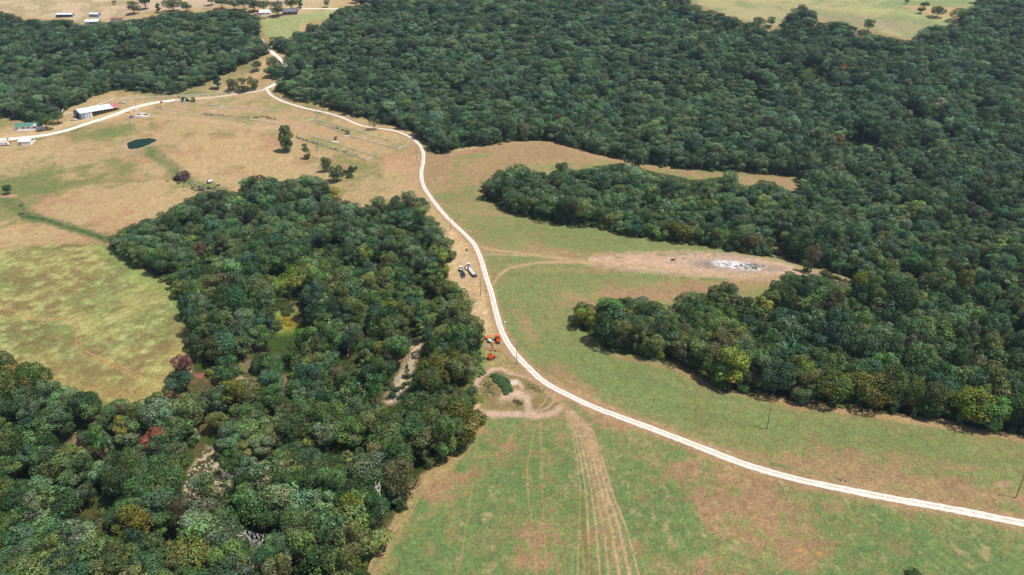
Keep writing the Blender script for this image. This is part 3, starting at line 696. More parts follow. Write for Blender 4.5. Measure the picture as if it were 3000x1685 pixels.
# keep crowns off the openings' line of sight for the bigger ones
_, vm, _ = project(tx, ty, tz+hgt*.7)
for i_, pr_ in ((0, 1), (1, 1), (2, .4), (3, .5), (4, .6)):
    kill = rng.random(len(tx)) < pr_
    for fr in (.25, .5, .75, .95):
        uk, vk, _ = project(tx, ty, tz+hgt*fr)
        for du in ((-15, 0, 15) if i_ < 2 else (0,)): inn &= ~(inpoly(uk+du, vk, CLEAR[i_]) & kill)
for du_, dv_, dw_, dh_ in [(634,1444,48,95),(963,1297,20,85),(1016,1101,12,60),(920,1022,14,60),(1040,686,16,60),(922,836,12,55),(620,915,18,55),(950,705,16,50),(875,895,14,50),(560,1240,18,50),(472,1305,8,35),(205,1290,16,50),(1842,594,10,40),(1954,604,10,40),(2235,792,14,40),(2470,660,10,40),(1016,1101,12,50)]:
    for fr in (.3, .55, .8, 1.0):       # nothing stands in front of the dead trees
        uk, vk, _ = project(tx, ty, tz+hgt*fr); inn &= ~((vb > dv_-2) & (np.abs(uk-du_) < dw_) & (vk < dv_) & (vk > dv_-dh_))
wood_w = inpoly(ub, vb, WOOD_W)
gap = fbm(tx, ty, 26, 2, 33)
thin = inn & ((wood_w & (gap > .72)) | (~wood_w & (gap > .77)))
inn &= ~thin
SHX, SHY = tx[thin], ty[thin]      # thin spots grow shrubs instead of trees
tx, ty, tz, hgt, ub, vb, zb = [a[inn] for a in (tx, ty, tz, hgt, ub, vb, zb)]
N = len(tx)
ewest = inpoly(ub, vb, WOOD_W)
edge = ~(forest_mask(ub, vb+14) & forest_mask(ub-16, vb) & forest_mask(ub+16, vb))
TINTS = np.array([(.054,.096,.030),(.090,.145,.042),(.048,.096,.044),(.104,.152,.070),(.104,.128,.040),(.17,.20,.035),(.070,.116,.048),(.115,.105,.055)])*1.17  # silvery entry carries the sun glint on leaves as plain colour
TN = ['dark green', 'mid green', 'deep bluish green', 'silvery green', 'olive green', 'yellowish green', 'grey-green', 'brownish green']
pw = np.array([.26, .24, .17, .09, .13, .03, .06, .02]); pw /= pw.sum()
spk = fbm(tx, ty, 22, 2, 41)
kind = rng.choice(8, N, p=pw)
kind = np.where((spk > .62) & (rng.random(N) < .5), 4, kind); kind = np.where((spk < .36) & (rng.random(N) < .3), 3, kind)
tint = TINTS[kind]*rng.uniform(.62, 1.5, (N, 1))*rng.uniform(.9, 1.1, (N, 3))
farw = sstep(330, 560, zb)[:, None]; tint = tint*(1-.5*farw)+tint.mean(1, keepdims=True)*np.array([.76, 1.28, .74])*.5*farw; tint *= 1+.22*farw  # far crowns: distance haze put into the leaf tint by camera depth
proto = rng.choice(11, N); proto = np.where(rng.random(N) < .08, 12, proto); proto = np.where(rng.random(N) < .02, 11, proto)
wid = rng.uniform(.72, 1.38, N)*(.85+.15*hgt/15)*(1+.38*sstep(350, 900, ty))
rotz = rng.uniform(0, 6.283, N)
PH = np.array([15]*7+[16.5, 16, 14, 14.5, 15, 15, 10, 10, 10, 15, 15, 15, 15, 15], float)
proto = np.where(edge & (rng.random(N) < .8), rng.choice([16, 17, 18, 19], N), proto)

cu, cv_, _ = project(tx, ty, tz+hgt*.68)
special = {}
def paint_tree(u_, v_, tint_, label, scale=1.15, prot=None, kindname='broadleaf_tree'):
    d = np.hypot(cu-u_, cv_-v_); d[list(special.keys())] = 1e9
    k = int(np.argmin(d)); tint[k] = tint_; wid[k] = max(wid[k], 1)*scale; hgt[k] = max(hgt[k], 13.5)
    if prot is not None: proto[k] = prot
    special[k] = (label, kindname)
YG = (.18, .22, .035); 
paint_tree(743, 690, YG, 'bright yellow-green round tree above the weedy glade', 1.75, 9)
paint_tree(757, 672, (.12, .16, .025), 'lime green tree touching the right side of the bright yellow-green one', 1.1)
paint_tree(376, 1079, (.27, .10, .06), 'rusty orange tree with dead leaves in the lower left wood', 1.0, 8)
paint_tree(507, 634, (.13, .075, .05), 'brown-leaved tree near the left tip of the middle wood', 1.0)
paint_tree(507, 955, (.17, .08, .06), 'dull red tree beside the meadow corner in the left wood', .9)
paint_tree(842, 505, (.34, .30, .06), 'yellow-leaved tree on the upper edge of the middle wood', .9)
paint_tree(2164, 704, (.14, .17, .015), 'bright green round tree at the tip of the burnt field', 1.0, 10)
paint_tree(2468, 1035, (.17, .19, .02), 'large yellow-green tree on the wood edge at the right', 1.45, 9)
paint_tree(2203, 985, (.13, .14, .025), 'tall yellowish tree on the edge of the right wood', 1.3, 10)
paint_tree(2110, 955, (.10, .13, .025), 'lime green tree on the right wood edge left of the tall yellowish one', 1.2, 9)
paint_tree(493, 1385, (.20, .22, .055), 'pale yellow-green tree near the bottom of the lower left wood', 1.0, 9)
paint_tree(440, 1410, (.15, .17, .03), 'yellow-green tree by the bottom edge left of the pale one', 1.15)
paint_tree(310, 1330, (.14, .13, .02), 'mustard green tree in the lower left wood', 1.1)
paint_tree(240, 1370, (.16, .2, .03), 'small lime tree in the lower left wood', .8)
paint_tree(1202, 323, (.17, .14, .02), 'golden-green tree at the front of the big wood near the road bend', 1.3, 9)
paint_tree(1455, 240, (.16, .14, .03), 'mustard coloured tree inside the big wood', 1.1)
paint_tree(1399, 300, (.15, .11, .035), 'tan-green tree inside the big wood left of the golden ridge', 1.2)
paint_tree(1500, 315, (.13, .12, .03), 'olive gold tree near the lower edge of the big wood', 1.1)
paint_tree(2094, 353, (.17, .11, .04), 'orange-brown tree in the middle of the right wood', 1.2)
paint_tree(2124, 177, (.26, .13, .03), 'small orange tree high in the big wood', .8)
paint_tree(2475, 440, (.16, .09, .09), 'purplish brown tree far in the right wood', 1.0)
paint_tree(1960, 290, (.14, .08, .07), 'reddish brown tree in the big wood', .9)
paint_tree(1100, 930, (.12, .12, .018), 'olive-gold tree beside the dirt wash', 1.25, 9)
paint_tree(1120, 905, (.11, .12, .02), 'gold-green tree above the olive-gold one by the wash', 1.2)
paint_tree(1150, 1090, (.10, .10, .02), 'olive tree above the corner of the south field', 1.2, 10)
paint_tree(1000, 1190, (.13, .12, .05), 'tan-brown round tree above the white snag', 1.1, 9)
paint_tree(1010, 505, (.11, .13, .02), 'golden green tree in the top right part of the middle wood', 1.0)
paint_tree(705, 830, (.10, .15, .12), 'pale bluish conical tree in front of the yellow patch', .7, 11)
paint_tree(20, 930, (.2, .16, .03), 'yellowing tree at the left frame edge below the meadow', 1.0)
paint_tree(70, 940, (.05, .11, .02), 'fresh green tree at the meadow corner left', 1.1)
paint_tree(1718, 575, (.13, .14, .03), 'yellowish tree in the front row of the peninsula wood', 1.0)

# ---- individual trees: the largest in view; the rest is one wood
size = hgt/zb
vis = (ub > -20) & (ub < 2600) & (vb < 1500) & (cv_ < 1450)
score = np.where(vis, size, 0)
for k in special: score[k] = 9
ordr = np.argsort(-score)
ind = ordr[:300+len(special)]
ind_set = np.zeros(N, bool); ind_set[ind] = True
print('TREES', N, 'individual', len(ind))
LAND = [(60,1380,'near the bottom left corner of the frame'),(80,1180,'at the left frame edge in the lower left wood'),(250,1230,'in the middle of the lower left wood'),(300,1050,'just below the yellow meadow'),(120,1010,'below the left part of the meadow'),(560,1200,'beside the rocky clearing'),(500,1330,'below the rocky clearing'),(340,1390,'at the bottom of the lower left wood'),(560,1030,'beside the pale bare slope in the left wood'),(700,1300,'left of the bare white tree crowns at the bottom'),(820,1350,'at the bottom between bare tree and south field'),(900,1250,'beside the white snag near the south field'),(760,1080,'in the wood left of the dirt wash'),(900,1000,'along the left bank of the dirt wash'),(1120,1050,'between dirt wash and dirt loop'),(1060,1150,'along the corner of the south field'),(830,1180,'in the wood above the white snag'),(640,1130,'right of the rocky clearing'),(700,950,'below the yellow patch in the wood'),(2400,1040,'on the right wood edge near the yellow-green tree'),(2550,1050,'on the wood edge at the right frame side'),(1900,960,'on the lower edge of the right wood'),(2150,1000,'on the right wood edge by the tall yellowish tree'),(1600,860,'at the left tip of the right wood'),(950,850,'above the dirt wash in the middle wood')]
LA = np.array([(a, b) for a, b, _ in LAND], float)
def add_tree(name, loc, pr, hs_, ws_, tint_, rz, label, group=None, cat='tree'):
    e = empty(name, loc, rz)
    tag(e, label, cat, group)
    cm, tm, _ = protos[pr]
    c = bpy.data.objects.new('crown', cm); t = bpy.data.objects.new('trunk', tm)
    for o in (c, t):
        col.objects.link(o); o.parent = e; o.scale = (ws_, ws_, hs_)
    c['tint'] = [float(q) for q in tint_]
    return e
for k in ind:
    k = int(k); hs_ = hgt[k]/PH[proto[k]]
    if k in special:
        lab, nm = special[k]; grp = None
    else:
        j = int(np.argmin(np.hypot(LA[:, 0]-cu[k], (LA[:, 1]-cv_[k])*1.2)))
        sz = ('tall ' if hgt[k] > 17 else ('low ' if hgt[k] < 12.5 else ''))+('wide ' if wid[k] > 1.12 else ('narrow ' if wid[k] < .88 else ''))
        lab = '%s%s tree %s' % (sz, TN[kind[k]], LAND[j][2]); grp = lab.replace(' tree ', ' trees ', 1); nm = 'broadleaf_tree'
    add_tree('cedar_tree' if proto[k] == 11 else nm, (tx[k], ty[k], tz[k]), int(proto[k]), hs_, wid[k], tint[k], rotz[k], lab, grp)

def gn_scatter(name, pts, pr, rot, scl, tnt):
    me = bpy.data.meshes.new(name); me.vertices.add(len(pts)); me.vertices.foreach_set('co', np.asarray(pts, np.float32).ravel())
    for an, ty_, key, arr in (('proto', 'INT', 'value', np.asarray(pr, np.int32)), ('rot', 'FLOAT_VECTOR', 'vector', rot), ('scl', 'FLOAT_VECTOR', 'vector', scl), ('tint', 'FLOAT_VECTOR', 'vector', tnt)):
        a = me.attributes.new(an, ty_, 'POINT'); arr = np.asarray(arr, np.int32 if ty_ == 'INT' else np.float32); a.data.foreach_set(key, arr.ravel())
    o = bpy.data.objects.new(name, me); col.objects.link(o); o['kind'] = 'stuff'
    ng = bpy.data.node_groups.get('scatter_trees')
    if not ng:
        ng = bpy.data.node_groups.new('scatter_trees', 'GeometryNodeTree')
        ng.interface.new_socket('Geometry', in_out='INPUT', socket_type='NodeSocketGeometry'); ng.interface.new_socket('Geometry', in_out='OUTPUT', socket_type='NodeSocketGeometry')
        N_ = ng.nodes; K = ng.links
        gi = N_.new('NodeGroupInput'); gout = N_.new('NodeGroupOutput'); ci = N_.new('GeometryNodeCollectionInfo'); ci.inputs[0].default_value = pcol
        ci.inputs['Separate Children'].default_value = True; ci.inputs['Reset Children'].default_value = True
        ip = N_.new('GeometryNodeInstanceOnPoints'); ip.inputs['Pick Instance'].default_value = True
        K.new(gi.outputs[0], ip.inputs['Points']); K.new(ci.outputs[0], ip.inputs['Instance'])
        def na_(nm, dt):
            q = N_.new('GeometryNodeInputNamedAttribute'); q.data_type = dt; q.inputs[0].default_value = nm; return q.outputs[0]
        K.new(na_('proto', 'INT'), ip.inputs['Instance Index'])
        er = N_.new('FunctionNodeEulerToRotation'); K.new(na_('rot', 'FLOAT_VECTOR'), er.inputs[0]); K.new(er.outputs[0], ip.inputs['Rotation'])
        K.new(na_('scl', 'FLOAT_VECTOR'), ip.inputs['Scale']); K.new(ip.outputs[0], gout.inputs[0])
    md = o.modifiers.new('scatter', 'NODES'); md.node_group = ng
    return o
rest = ~ind_set
hsr = hgt/PH[proto]
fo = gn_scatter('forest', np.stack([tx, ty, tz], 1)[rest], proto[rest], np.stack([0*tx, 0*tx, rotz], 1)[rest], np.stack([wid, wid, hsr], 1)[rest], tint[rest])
tag(fo, 'dense dark green broadleaf woodland filling the hollows beyond the nearest trees', 'woodland')

# ------------------------------------------------------------------ undergrowth and rank weeds (nobody could count them)
bp, bpr, brot, bscl, btn = [], [], [], [], []
def bush(x_, y_, h_, wq, tn):
    bp.append((x_, y_, float(height(x_, y_))-.1*h_)); bpr.append(random.choice(BUSH)); brot.append((0, 0, random.uniform(0, 6.28)))
    bscl.append((wq/10, wq/10, h_/10)); btn.append(tn)
cand = np.nonzero(edge & (rng.random(N) < .9) & (zb < 900))[0]
for k in cand:
    for _ in range(4):
        a = random.uniform(0, 6.28); d = random.uniform(2, 6.5); x_, y_ = tx[k]+d*math.cos(a), ty[k]+d*math.sin(a)
        u_, v_, _z = project(x_, y_, tz[k])
        uu, vv = np.array([u_]), np.array([v_])
        if forest_mask(uu, vv-5)[0] and not clear_mask(uu, vv)[0] and seg_dist(uu, vv, ROAD_MAIN)[0] > 12:
            bush(x_, y_, random.uniform(1.2, 5.5), random.uniform(2.2, 6), TINTS[random.choice((0, 1, 1, 4, 4, 2, 5))]*random.uniform(.8, 1.3))
inner = np.nonzero(~edge & (rng.random(N) < .8) & (zb < 800))[0]
for k in inner: bush(tx[k]+random.uniform(-4, 4), ty[k]+random.uniform(-4, 4), random.uniform(2, 6), random.uniform(3, 6), TINTS[random.choice((0, 1, 4, 6))]*random.uniform(.7, 1.2))
for xs_, ys_ in zip(SHX, SHY):
    for _ in range(3): bush(xs_+random.uniform(-4, 4), ys_+random.uniform(-4, 4), random.uniform(1.5, 5), random.uniform(3, 6.5), TINTS[random.choice((0, 1, 1, 4, 5, 6))]*random.uniform(.8, 1.3))
def weeds(pts, wd, n_, h_, tn):
    for _ in range(n_):
        i = random.randrange(len(pts)-1); t = random.random()
        u_ = pts[i][0]*(1-t)+pts[i+1][0]*t+random.gauss(0, wd); v_ = pts[i][1]*(1-t)+pts[i+1][1]*t+random.gauss(0, wd*.6)
        q = ground(u_, v_); bush(q.x, q.y, h_*random.uniform(.5, 1.3), h_*random.uniform(1, 2), np.array(tn)*random.uniform(.8, 1.25))
weeds([(513,287),(560,292),(620,298),(665,294),(690,300)], 2.5, 120, .75, (.12, .18, .05))
weeds([(60,545),(110,552),(150,565),(210,582),(262,600)], 3, 130, .45, (.09, .17, .05))
weeds([(1240,950),(1265,960),(1275,985)], 6, 90, 1.5, (.10, .19, .06)); weeds([(1225,960),(1235,995)], 6, 70, .45, (.20, .20, .09))
weeds([(1295,1010),(1312,1016)], 4, 40, .5, (.17, .15, .06)); weeds([(1330,970),(1365,985)], 6, 70, .4, (.28, .26, .11))
weeds([(1198,860),(1203,900),(1202,945)], 8, 70, 1.0, (.13, .2, .06)); weeds([(430,450),(500,475),(545,470)], 8, 50, 1.0, (.06, .1, .04))
weeds([(712,806),(736,816)], 8, 150, .7, (.40, .32, .05)); weeds([(700,740),(725,790)], 12, 70, 1.8, (.11, .14, .04)); weeds([(870,440),(900,420)], 6, 14, 2.2, (.06, .08, .04)); weeds([(745,345),(800,362),(900,392)], 2, 40, .9, (.08, .11, .05))
weeds([(820,317),(890,334)], 2, 20, .9, (.08, .11, .05)); weeds([(450,250),(480,254)], 4, 16, 1.6, (.07, .1, .05)); weeds([(460,1300),(560,1260),(610,1300)], 20, 60, 2.0, (.07, .1, .04))
weeds([(985,980),(1000,1000),(1030,930)], 14, 30, 1.6, (.07, .1, .04)); weeds([(2070,690),(2130,712)], 5, 30, 1.6, (.1, .12, .05)); weeds([(2110,1208),(2130,1211)], 3, 8, .4, (.24, .24, .1))
weeds([(1660,765),(1560,756)], 3, 10, 1.5, (.08, .1, .05)); weeds([(600,1390),(660,1400)], 16, 40, 2.2, (.08, .13, .04)); weeds([(1700,918),(1830,985),(2080,1020),(2300,1050),(2500,1088)], 2, 160, .8, (.26, .21, .10))
bo = gn_scatter('undergrowth', bp, bpr, brot, bscl, btn); tag(bo, 'low leafy bushes and rank weeds along wood edges and ditches', 'undergrowth')

# ------------------------------------------------------------------ lone trees
def lone(u_, v_, h_, wd, tn, pr, label, name='broadleaf_tree', cat='tree', group=None):
    q = ground(u_, v_); rw = {0: 9.6, 9: 11, 10: 11.4, 11: 7.2, 12: 9.8, 8: 8, 7: 7.6, 13: 10.4, 14: 10.4, 15: 10.4}.get(pr, 9.6)
    return add_tree(name, q, pr, h_/PH[pr], wd/rw, tn, random.uniform(0, 6), label, group, cat)
DG, MG, SG, OG = TINTS[0]*1.1, TINTS[1], TINTS[3], TINTS[4]
lone(722, 382, 23, 15, TINTS[1]*.8, 20, 'tall full lone tree standing in the pasture above the small ones')
lone(773, 400, 8.5, 7, DG, 17, 'small dark tree right of the tall lone pasture tree')
lone(767, 376, 4.5, 5, DG, 13, 'low dark bush just above the small pasture tree', 'shrub', 'shrub')
lone(822, 433, 13, 8, DG, 18, 'slim dark tree on the pasture slope above the middle wood')
lone(848, 457, 12.5, 12, DG, 19, 'broad dark tree at the corner of the middle wood and the tan field')
lone(880, 447, 4, 6, MG, 14, 'rounded bush beside the broad dark corner tree', 'shrub', 'shrub')
lone(942, 327, 11.5, 10, OG, 12, 'single open-crowned tree right beside the gravel road bend')
lone(120, 327, 14, 14, DG, 4, 'large dark tree at the right end of the green-roofed house')
lone(147, 312, 11, 12, DG, 5, 'second dark tree between the green-roofed house and the barn')
lone(548, 224, 19, 13, TINTS[2], 11, 'dark conical cedar standing below the upper left wood', 'cedar_tree')
lone(587, 230, 13, 13, OG, 16, 'leftmost olive tree of the clump above the farm track', group=None)
lone(613, 232, 14, 13, OG, 17, 'middle olive tree of the clump above the farm track')
lone(638, 225, 13, 12, MG, 18, 'rightmost tree of the clump above the farm track')
lone(647, 180, 11, 11, SG, 1, 'silvery tree above the clump by the farm track')
lone(690, 178, 14, 15, SG, 9, 'silvery broad tree left of the white gravel road gap')
lone(682, 195, 11, 12, MG, 4, 'green tree just below the silvery broad tree by the road gap')
lone(487, 257, 4.5, 5, MG, 13, 'small bush beside the farm track east of the barn', 'shrub', 'shrub')
lone(22, 489, 7, 6.5, (.04, .09, .03), 3, 'small round tree standing in a pinkish bare ring')
lone(458, 451, 6.0, 12, (.11, .05, .055), 14, 'purple-brown leafy shrub in the green swale', 'shrub', 'shrub')
lone(845, 352, 3, 3, MG, 13, 'little shrub beside the white slab in the feed yard', 'shrub', 'shrub'); lone(875, 338, 3.5, 4, MG, 14, 'dark little shrub in the upper feed yard', 'shrub', 'shrub')
lone(2297, 1450, 2, 4.5, (.05, .11, .02), 15, 'green bush cut by the bottom frame edge in the south field', 'shrub', 'shrub')
for k_, (a, b, h_, w_, pr, lab) in enumerate([(338,36,13,12,0,'green tree left of the far tree row in front of the tan hill'),(367,24,16,12,7,'tall dark tree on the far left tree row'),(400,32,11,8,11,'conical tree in the far left tree row'),(437,30,14,18,9,'wide dark tree in the middle of the far left tree row'),(470,30,10,11,2,'low tree at the right of the wide dark far tree'),(533,14,12,10,4,'tree beside the far bare field above the wood'),(560,24,13,14,5,'rounded tree left of the far farmhouse row'),(590,26,13,13,6,'green tree behind the upper left wood'),(615,26,14,12,1,'tree left of the white farmhouse'),(640,30,13,12,8,'tree behind the white farmhouse'),(664,30,12,12,3,'tree touching the white farmhouse'),(700,42,13,13,0,'round green tree between the two far houses'),(735,26,14,15,2,'dark tree above the dark far house'),(757,20,10,8,11,'thin tree right of the dark far house'),(823,19,8,6,3,'tiny lone tree on the far field by the top edge'),(560,6,11,9,0,'far tree at the top edge left'),(655,6,11,12,4,'far tree at the top edge above the farmhouses'),(700,8,14,16,9,'wide far tree at the top edge'),(288,11,4,5,0,'tiny shrub on the far tan hill'),
        (1909,70,12,13,10,'round tree standing on the lower edge of the upper right field'),(1939,68,11,9,2,'small round tree right of the round field-edge tree'),(1984,68,15,11,8,'bare-legged tree left of the tall crest clump'),(2184,80,14,12,3,'pale tree poking above the wood by the upper right field'),(2324,24,9,11,5,'small tree on the far right field'),(2316,34,7,8,6,'low tree below the small far right tree'),(2357,44,12,15,9,'rounded tree at the left end of the far right wood'),(2411,56,15,20,10,'big rounded tree in front of the far right wood'),(2280,10,6,6,0,'tiny tree at the top edge of the upper right field')]):
    lone(a, b, h_*(1.15 if a < 900 else 1), w_*(1.35 if a < 900 else 1.1), TINTS[(0, 2, 1, 6)[k_ % 4]], pr, lab, 'cedar_tree' if pr == 11 else 'broadleaf_tree')

# ------------------------------------------------------------------ dead trees
def dead_mesh(seed, H, spread=.5, levels=4, droop=0, fork=.45, trunk_r=.3, up=.55):
    r = random.Random(seed); S = []
    def grow(p_, d, ln, rad, lv):
        q = p_+d*ln; S.append((p_, q, rad, rad*.68))
        if lv == 0: return
        for i in range(r.choice((2, 3, 3)) if lv < levels else r.choice((3, 4))):
            a = r.uniform(0, 6.28); side = Vector((math.cos(a), math.sin(a), r.uniform(-.2, .5)))
            nd = (d*up+side*spread*r.uniform(.6, 1.3)+Vector((0, 0, .12-droop))).normalized()
            grow(q if i < 2 else p_.lerp(q, r.uniform(.5, .9)), nd, ln*r.uniform(.5, .8), rad*r.uniform(.45, .62), lv-1)
    base = Vector((0, 0, -.5)); S.append((base, base+Vector((r.uniform(-.3, .3), r.uniform(-.3, .3), H*fork)), trunk_r, trunk_r*.75))
    grow(S[0][1], Vector((r.uniform(-.15, .15), r.uniform(-.15, .15), 1)).normalized(), H*(1-fork)*.42, trunk_r*.7, levels)
    return S
def dead(u_, v_, H, label, seed, spread=.55, levels=4, tr=.3, fork=.45, mat=DEAD, lean=(0, 0), name='dead_tree', thick=1.0):
    q = ground(u_, v_); e = empty(name, q, random.uniform(0, 6)); e.rotation_euler = (lean[0], lean[1], e.rotation_euler.z)
    tag(e, label, 'tree')
    S = dead_mesh(seed, H, spread, levels, trunk_r=tr, fork=fork)
    tv, tf = tubes([(a, b, ra*thick, rb*thick) for a, b, ra, rb in S[:2]], 7); bv, bf = tubes([(a, b, max(ra*thick, .05), max(rb*thick, .045)) for a, b, ra, rb in S[2:]], 4)
    for nm, vv, ff in (('trunk', tv, tf), ('branches', bv, bf)):
        o = bpy.data.objects.new(nm, mesh_np(nm, vv, ff, [mat])); col.objects.link(o); o.parent = e
    return e
WHT = material('bleached_wood', (.62, .57, .53), .9, 0, .15, 2)
DRK = material('twig_bark', (.20, .16, .15), .9, 0, .2, 2)
dead(634, 1444, 15, 'big pale leafless tree with fanned branches at the bottom of the left wood', 3, .5, 5, .32, .2, WHT)
dead(963, 1297, 14.5, 'white dead snag with a few crooked limbs beside the south field', 8, .8, 3, .38, .55, WHT)
dead(1016, 1101, 12, 'thin dead trunk with small twigs left of the dirt loop', 9, .4, 3, .2, .6)
dead(920, 1022, 12, 'pair-forked grey dead tree left of the dirt wash', 10, .5, 3, .2, .4)
dead(1040, 686, 12, 'bare grey tree at the right side of the middle wood near the trucks', 11, .55, 4, .25, .35)
dead(927, 583, 13, 'bare dark-limbed tree high in the middle wood', 12, .5, 4, .25, .4)
dead(922, 836, 11, 'bleached dead tree above the dirt wash', 13, .5, 3, .22, .4, WHT)
dead(875, 895, 11, 'leaning bleached trunk in the middle wood', 14, .3, 2, .25, .6, WHT, (.5, .5))
dead(620, 915, 12, 'dead tree with many thin stems below the big dark crowns', 15, .35, 4, .22, .25)
dead(800, 682, 12, 'slim dead tree right of the bright yellow-green tree', 16, .4, 3, .2, .5)
dead(950, 705, 12, 'spreading bare tree in the centre of the middle wood', 17, .7, 4, .25, .35)
dead(560, 1240, 10, 'fallen-looking bare tree on the rocky clearing', 18, .8, 4, .25, .3, DEAD, (.6, -.5))
dead(572, 1245, 9, 'upright broken trunk on the rocky clearing', 19, .2, 2, .3, .8)
dead(472, 1305, 8, 'pale standing trunk at the lower end of the rocky clearing', 20, .3, 2, .26, .8)
dead(205, 1290, 12, 'crooked bare tree in the lower left wood', 21, .8, 3, .25, .5, DEAD, (.2, -.4))
dead(400, 1105, 11, 'bare white branches beside the rusty orange tree', 22, .7, 4, .2, .35)
dead(20, 945, 10, 'bare white branches at the left frame edge', 23, .7, 4, .2, .35)
dead(1842, 594, 14, 'tall bare trunk in the front of the peninsula wood', 24, .35, 3, .25, .5)
dead(1954, 604, 13, 'slim white dead trunk in the peninsula wood, right one', 25, .3, 3, .22, .5)
dead(1864, 592, 10, 'thin double-stemmed dead tree right of the tall bare trunk', 26, .3, 3, .2, .2)
dead(1325, 510, 11, 'bare tree at the left end of the peninsula wood', 27, .5, 4, .2, .3)
dead(2470, 660, 15, 'bare grey tree deep in the right wood', 28, .5, 4, .28, .4)
dead(2235, 792, 13, 'leaning pinkish dead trunk above the right wood', 29, .35, 3, .26, .5, DEAD, (0, .5))
dead(1756, 886, 10, 'thin-stemmed dead tree near the left tip of the right wood', 30, .3, 4, .2, .2)
dead(2265, 935, 11, 'spreading bare branches behind the tall yellowish tree', 31, .9, 4, .22, .3)
dead(2168, 360, 15, 'tall bare trunk in the middle of the big wood', 32, .35, 3, .28, .5)
dead(1916, 330, 16, 'bare forked tree left of the orange-brown tree', 33, .4, 3, .28, .4)
dead(1884, 335, 13, 'short bare trunk beside the bare forked tree', 34, .3, 3, .25, .5)
dead(1510, 575-110, 10, 'bare crown above the middle of the peninsula wood', 35, .8, 4, .2, .3)
dead(798, 400, 10.5, 'nearly leafless slim tree right of the small dark pasture tree', 36, .4, 4, .18, .3, DRK)
bt = dead(63, 541, 9.5, 'leafless purple-grey tree standing in the left pasture', 37, .75, 6, .3, .15, DRK, name='bare_tree', thick=.8)

# ------------------------------------------------------------------ utility poles and lines
def pole(u_, v_, label, arm=True, H=9.6, rz=0.4):
    q = ground(u_, v_); e = empty('utility_pole', q, rz); tag(e, label, 'utility pole', 'wooden utility poles')
    MB().bar((0, 0, -.5), (0, 0, H), .17, .12, 8).build('shaft', POLEM, e)
    if arm:
        MB().box((0, 0, H-.5), (2.0, .12, .14)).build('crossarm', POLEM, e)
        for s_ in (-.9, .9):
            MB().bar((s_, 0, H-.43), (s_, 0, H-.2), .06).build('insulator', OFFW, e)
    return q+Vector((0, 0, H-.3))
PT = {}
for k_, a in {'a':(1929,1080,'lone pole in the middle of the right hay field'),'b':(2555,1253,'pole at the right frame edge beside the road'),'c':(1209,744,'pole on the straw strip below the parked trucks'),'d':(1300,917,'pole at the road edge above the dirt loop'),'e':(1133,581,'pole at the upper end of the straw strip'),'f':(1009,327,'pole at the wood edge beside the road bend'),'g':(891,300,'pole between the road and the big wood, left of the lone roadside tree'),'h':(797,297,'pole on the pasture side below the road'),'i':(815,283,'pole on the upper verge of the road near the wood'),'j':(520,242,'pole above the farm track by the conical cedar'),'k':(343,273,'pole beside the farm road right of the barn'),'m':(332,334,'pole in the pasture above the pond'),'n':(1048,407,'pole left of the road below the sharp bend'),'o':(664,97,'pole at the right end of the upper left wood'),'q':(693,123,'pole above the road gap in the woods'),'r':(738,173,'pole beside the white road gap')}.items():
    PT[k_] = pole(a[0], a[1], a[2], H=10.5 if k_ in 'fgijk' else 9.6)
def wire(a, b, label, off=.9, rr=.04):
    m = MB()
    d = (b-a); nrm = Vector((math.cos(.4), math.sin(.4), 0))
    for s_ in (-off, off):
        prev = None
        for i in range(17):
            t = i/16; q = a+d*t+nrm*s_-Vector((0, 0, 4*t*(1-t)*d.length*.018))
            if prev is not None: m.bar(prev, q, rr, n=3)
            prev = q
    o = m.build('power_line', STEEL); tag(o, label, 'power line', 'power line spans between the poles')
for a, b, lab in [('a','b','two thin wires over the right hay field to the frame edge'),('d','a','two thin wires crossing the road from the loop pole'),('c','d','two thin wires over the orange farm machines'),('e','c','two thin wires over the parked trucks'),('n','e','two thin wires along the road left of the hay field'),('f','n','two thin wires around the sharp road bend'),('g','f','two thin wires along the wood edge above the road'),('i','g','two thin wires at the upper road verge'),('j','i','two thin wires over the olive clump and track'),('k','j','two thin wires above the farm track'),('k','m','two thin wires down to the pasture pole above the pond')]:
    wire(PT[a], PT[b], lab)
q = PT['b']; wire(q, q+Vector((60, -45, 0)), 'two thin wires leaving the frame at the right')

# ------------------------------------------------------------------ buildings
def frame_from(uv1, uv2):
    a = ground(*uv1); b = ground(*uv2); d = b-a; return a, b, Vector((d.x, d.y)).length, math.atan2(d.y, d.x)
# barn
a, b, Lb, ang = frame_from((206.5, 301.5), (304, 275.5))
print('barn length', Lb, a, b)
W_ = 13.0; EH = 4.0; RH = 6.9
barn = empty('barn', (a.x, a.y, min(a.z, b.z)), ang); tag(barn, 'long open-fronted metal barn with pale roof and rusty right end', 'barn')
dzb = max(a.z, b.z)-min(a.z, b.z)
EH += dzb*.5; RH += dzb*.5
pl = Lb*.27
MB().box((Lb/2, W_, EH/2), (Lb, .12, EH)).build('back_wall', WALLB, barn)
for i in range(10):
    w1 = pl/10; m = WALLB if i in (0,1,2,3,5,7) else ROOFM
    MB().box((w1*(i+.5), 0-.02*(i % 2), EH/2), (w1-.03, .1, EH)).build('wall_panel', m, barn)
gb = MB(); gb.add([(0, .06, 0), (0, W_*.32, 0), (0, W_*.32, EH), (0, W_*.5, RH), (0, .06, EH), (.12, .06, 0), (.12, W_*.32, 0), (.12, W_*.32, EH), (.12, W_*.5, RH), (.12, .06, EH)], [(0, 1, 2, 3, 4), (9, 8, 7, 6, 5), (1, 6, 7, 2), (0, 4, 9, 5), (3, 2, 7, 8), (4, 3, 8, 9), (0, 5, 6, 1)])
gb.build('gable_wall', WALLB, barn)
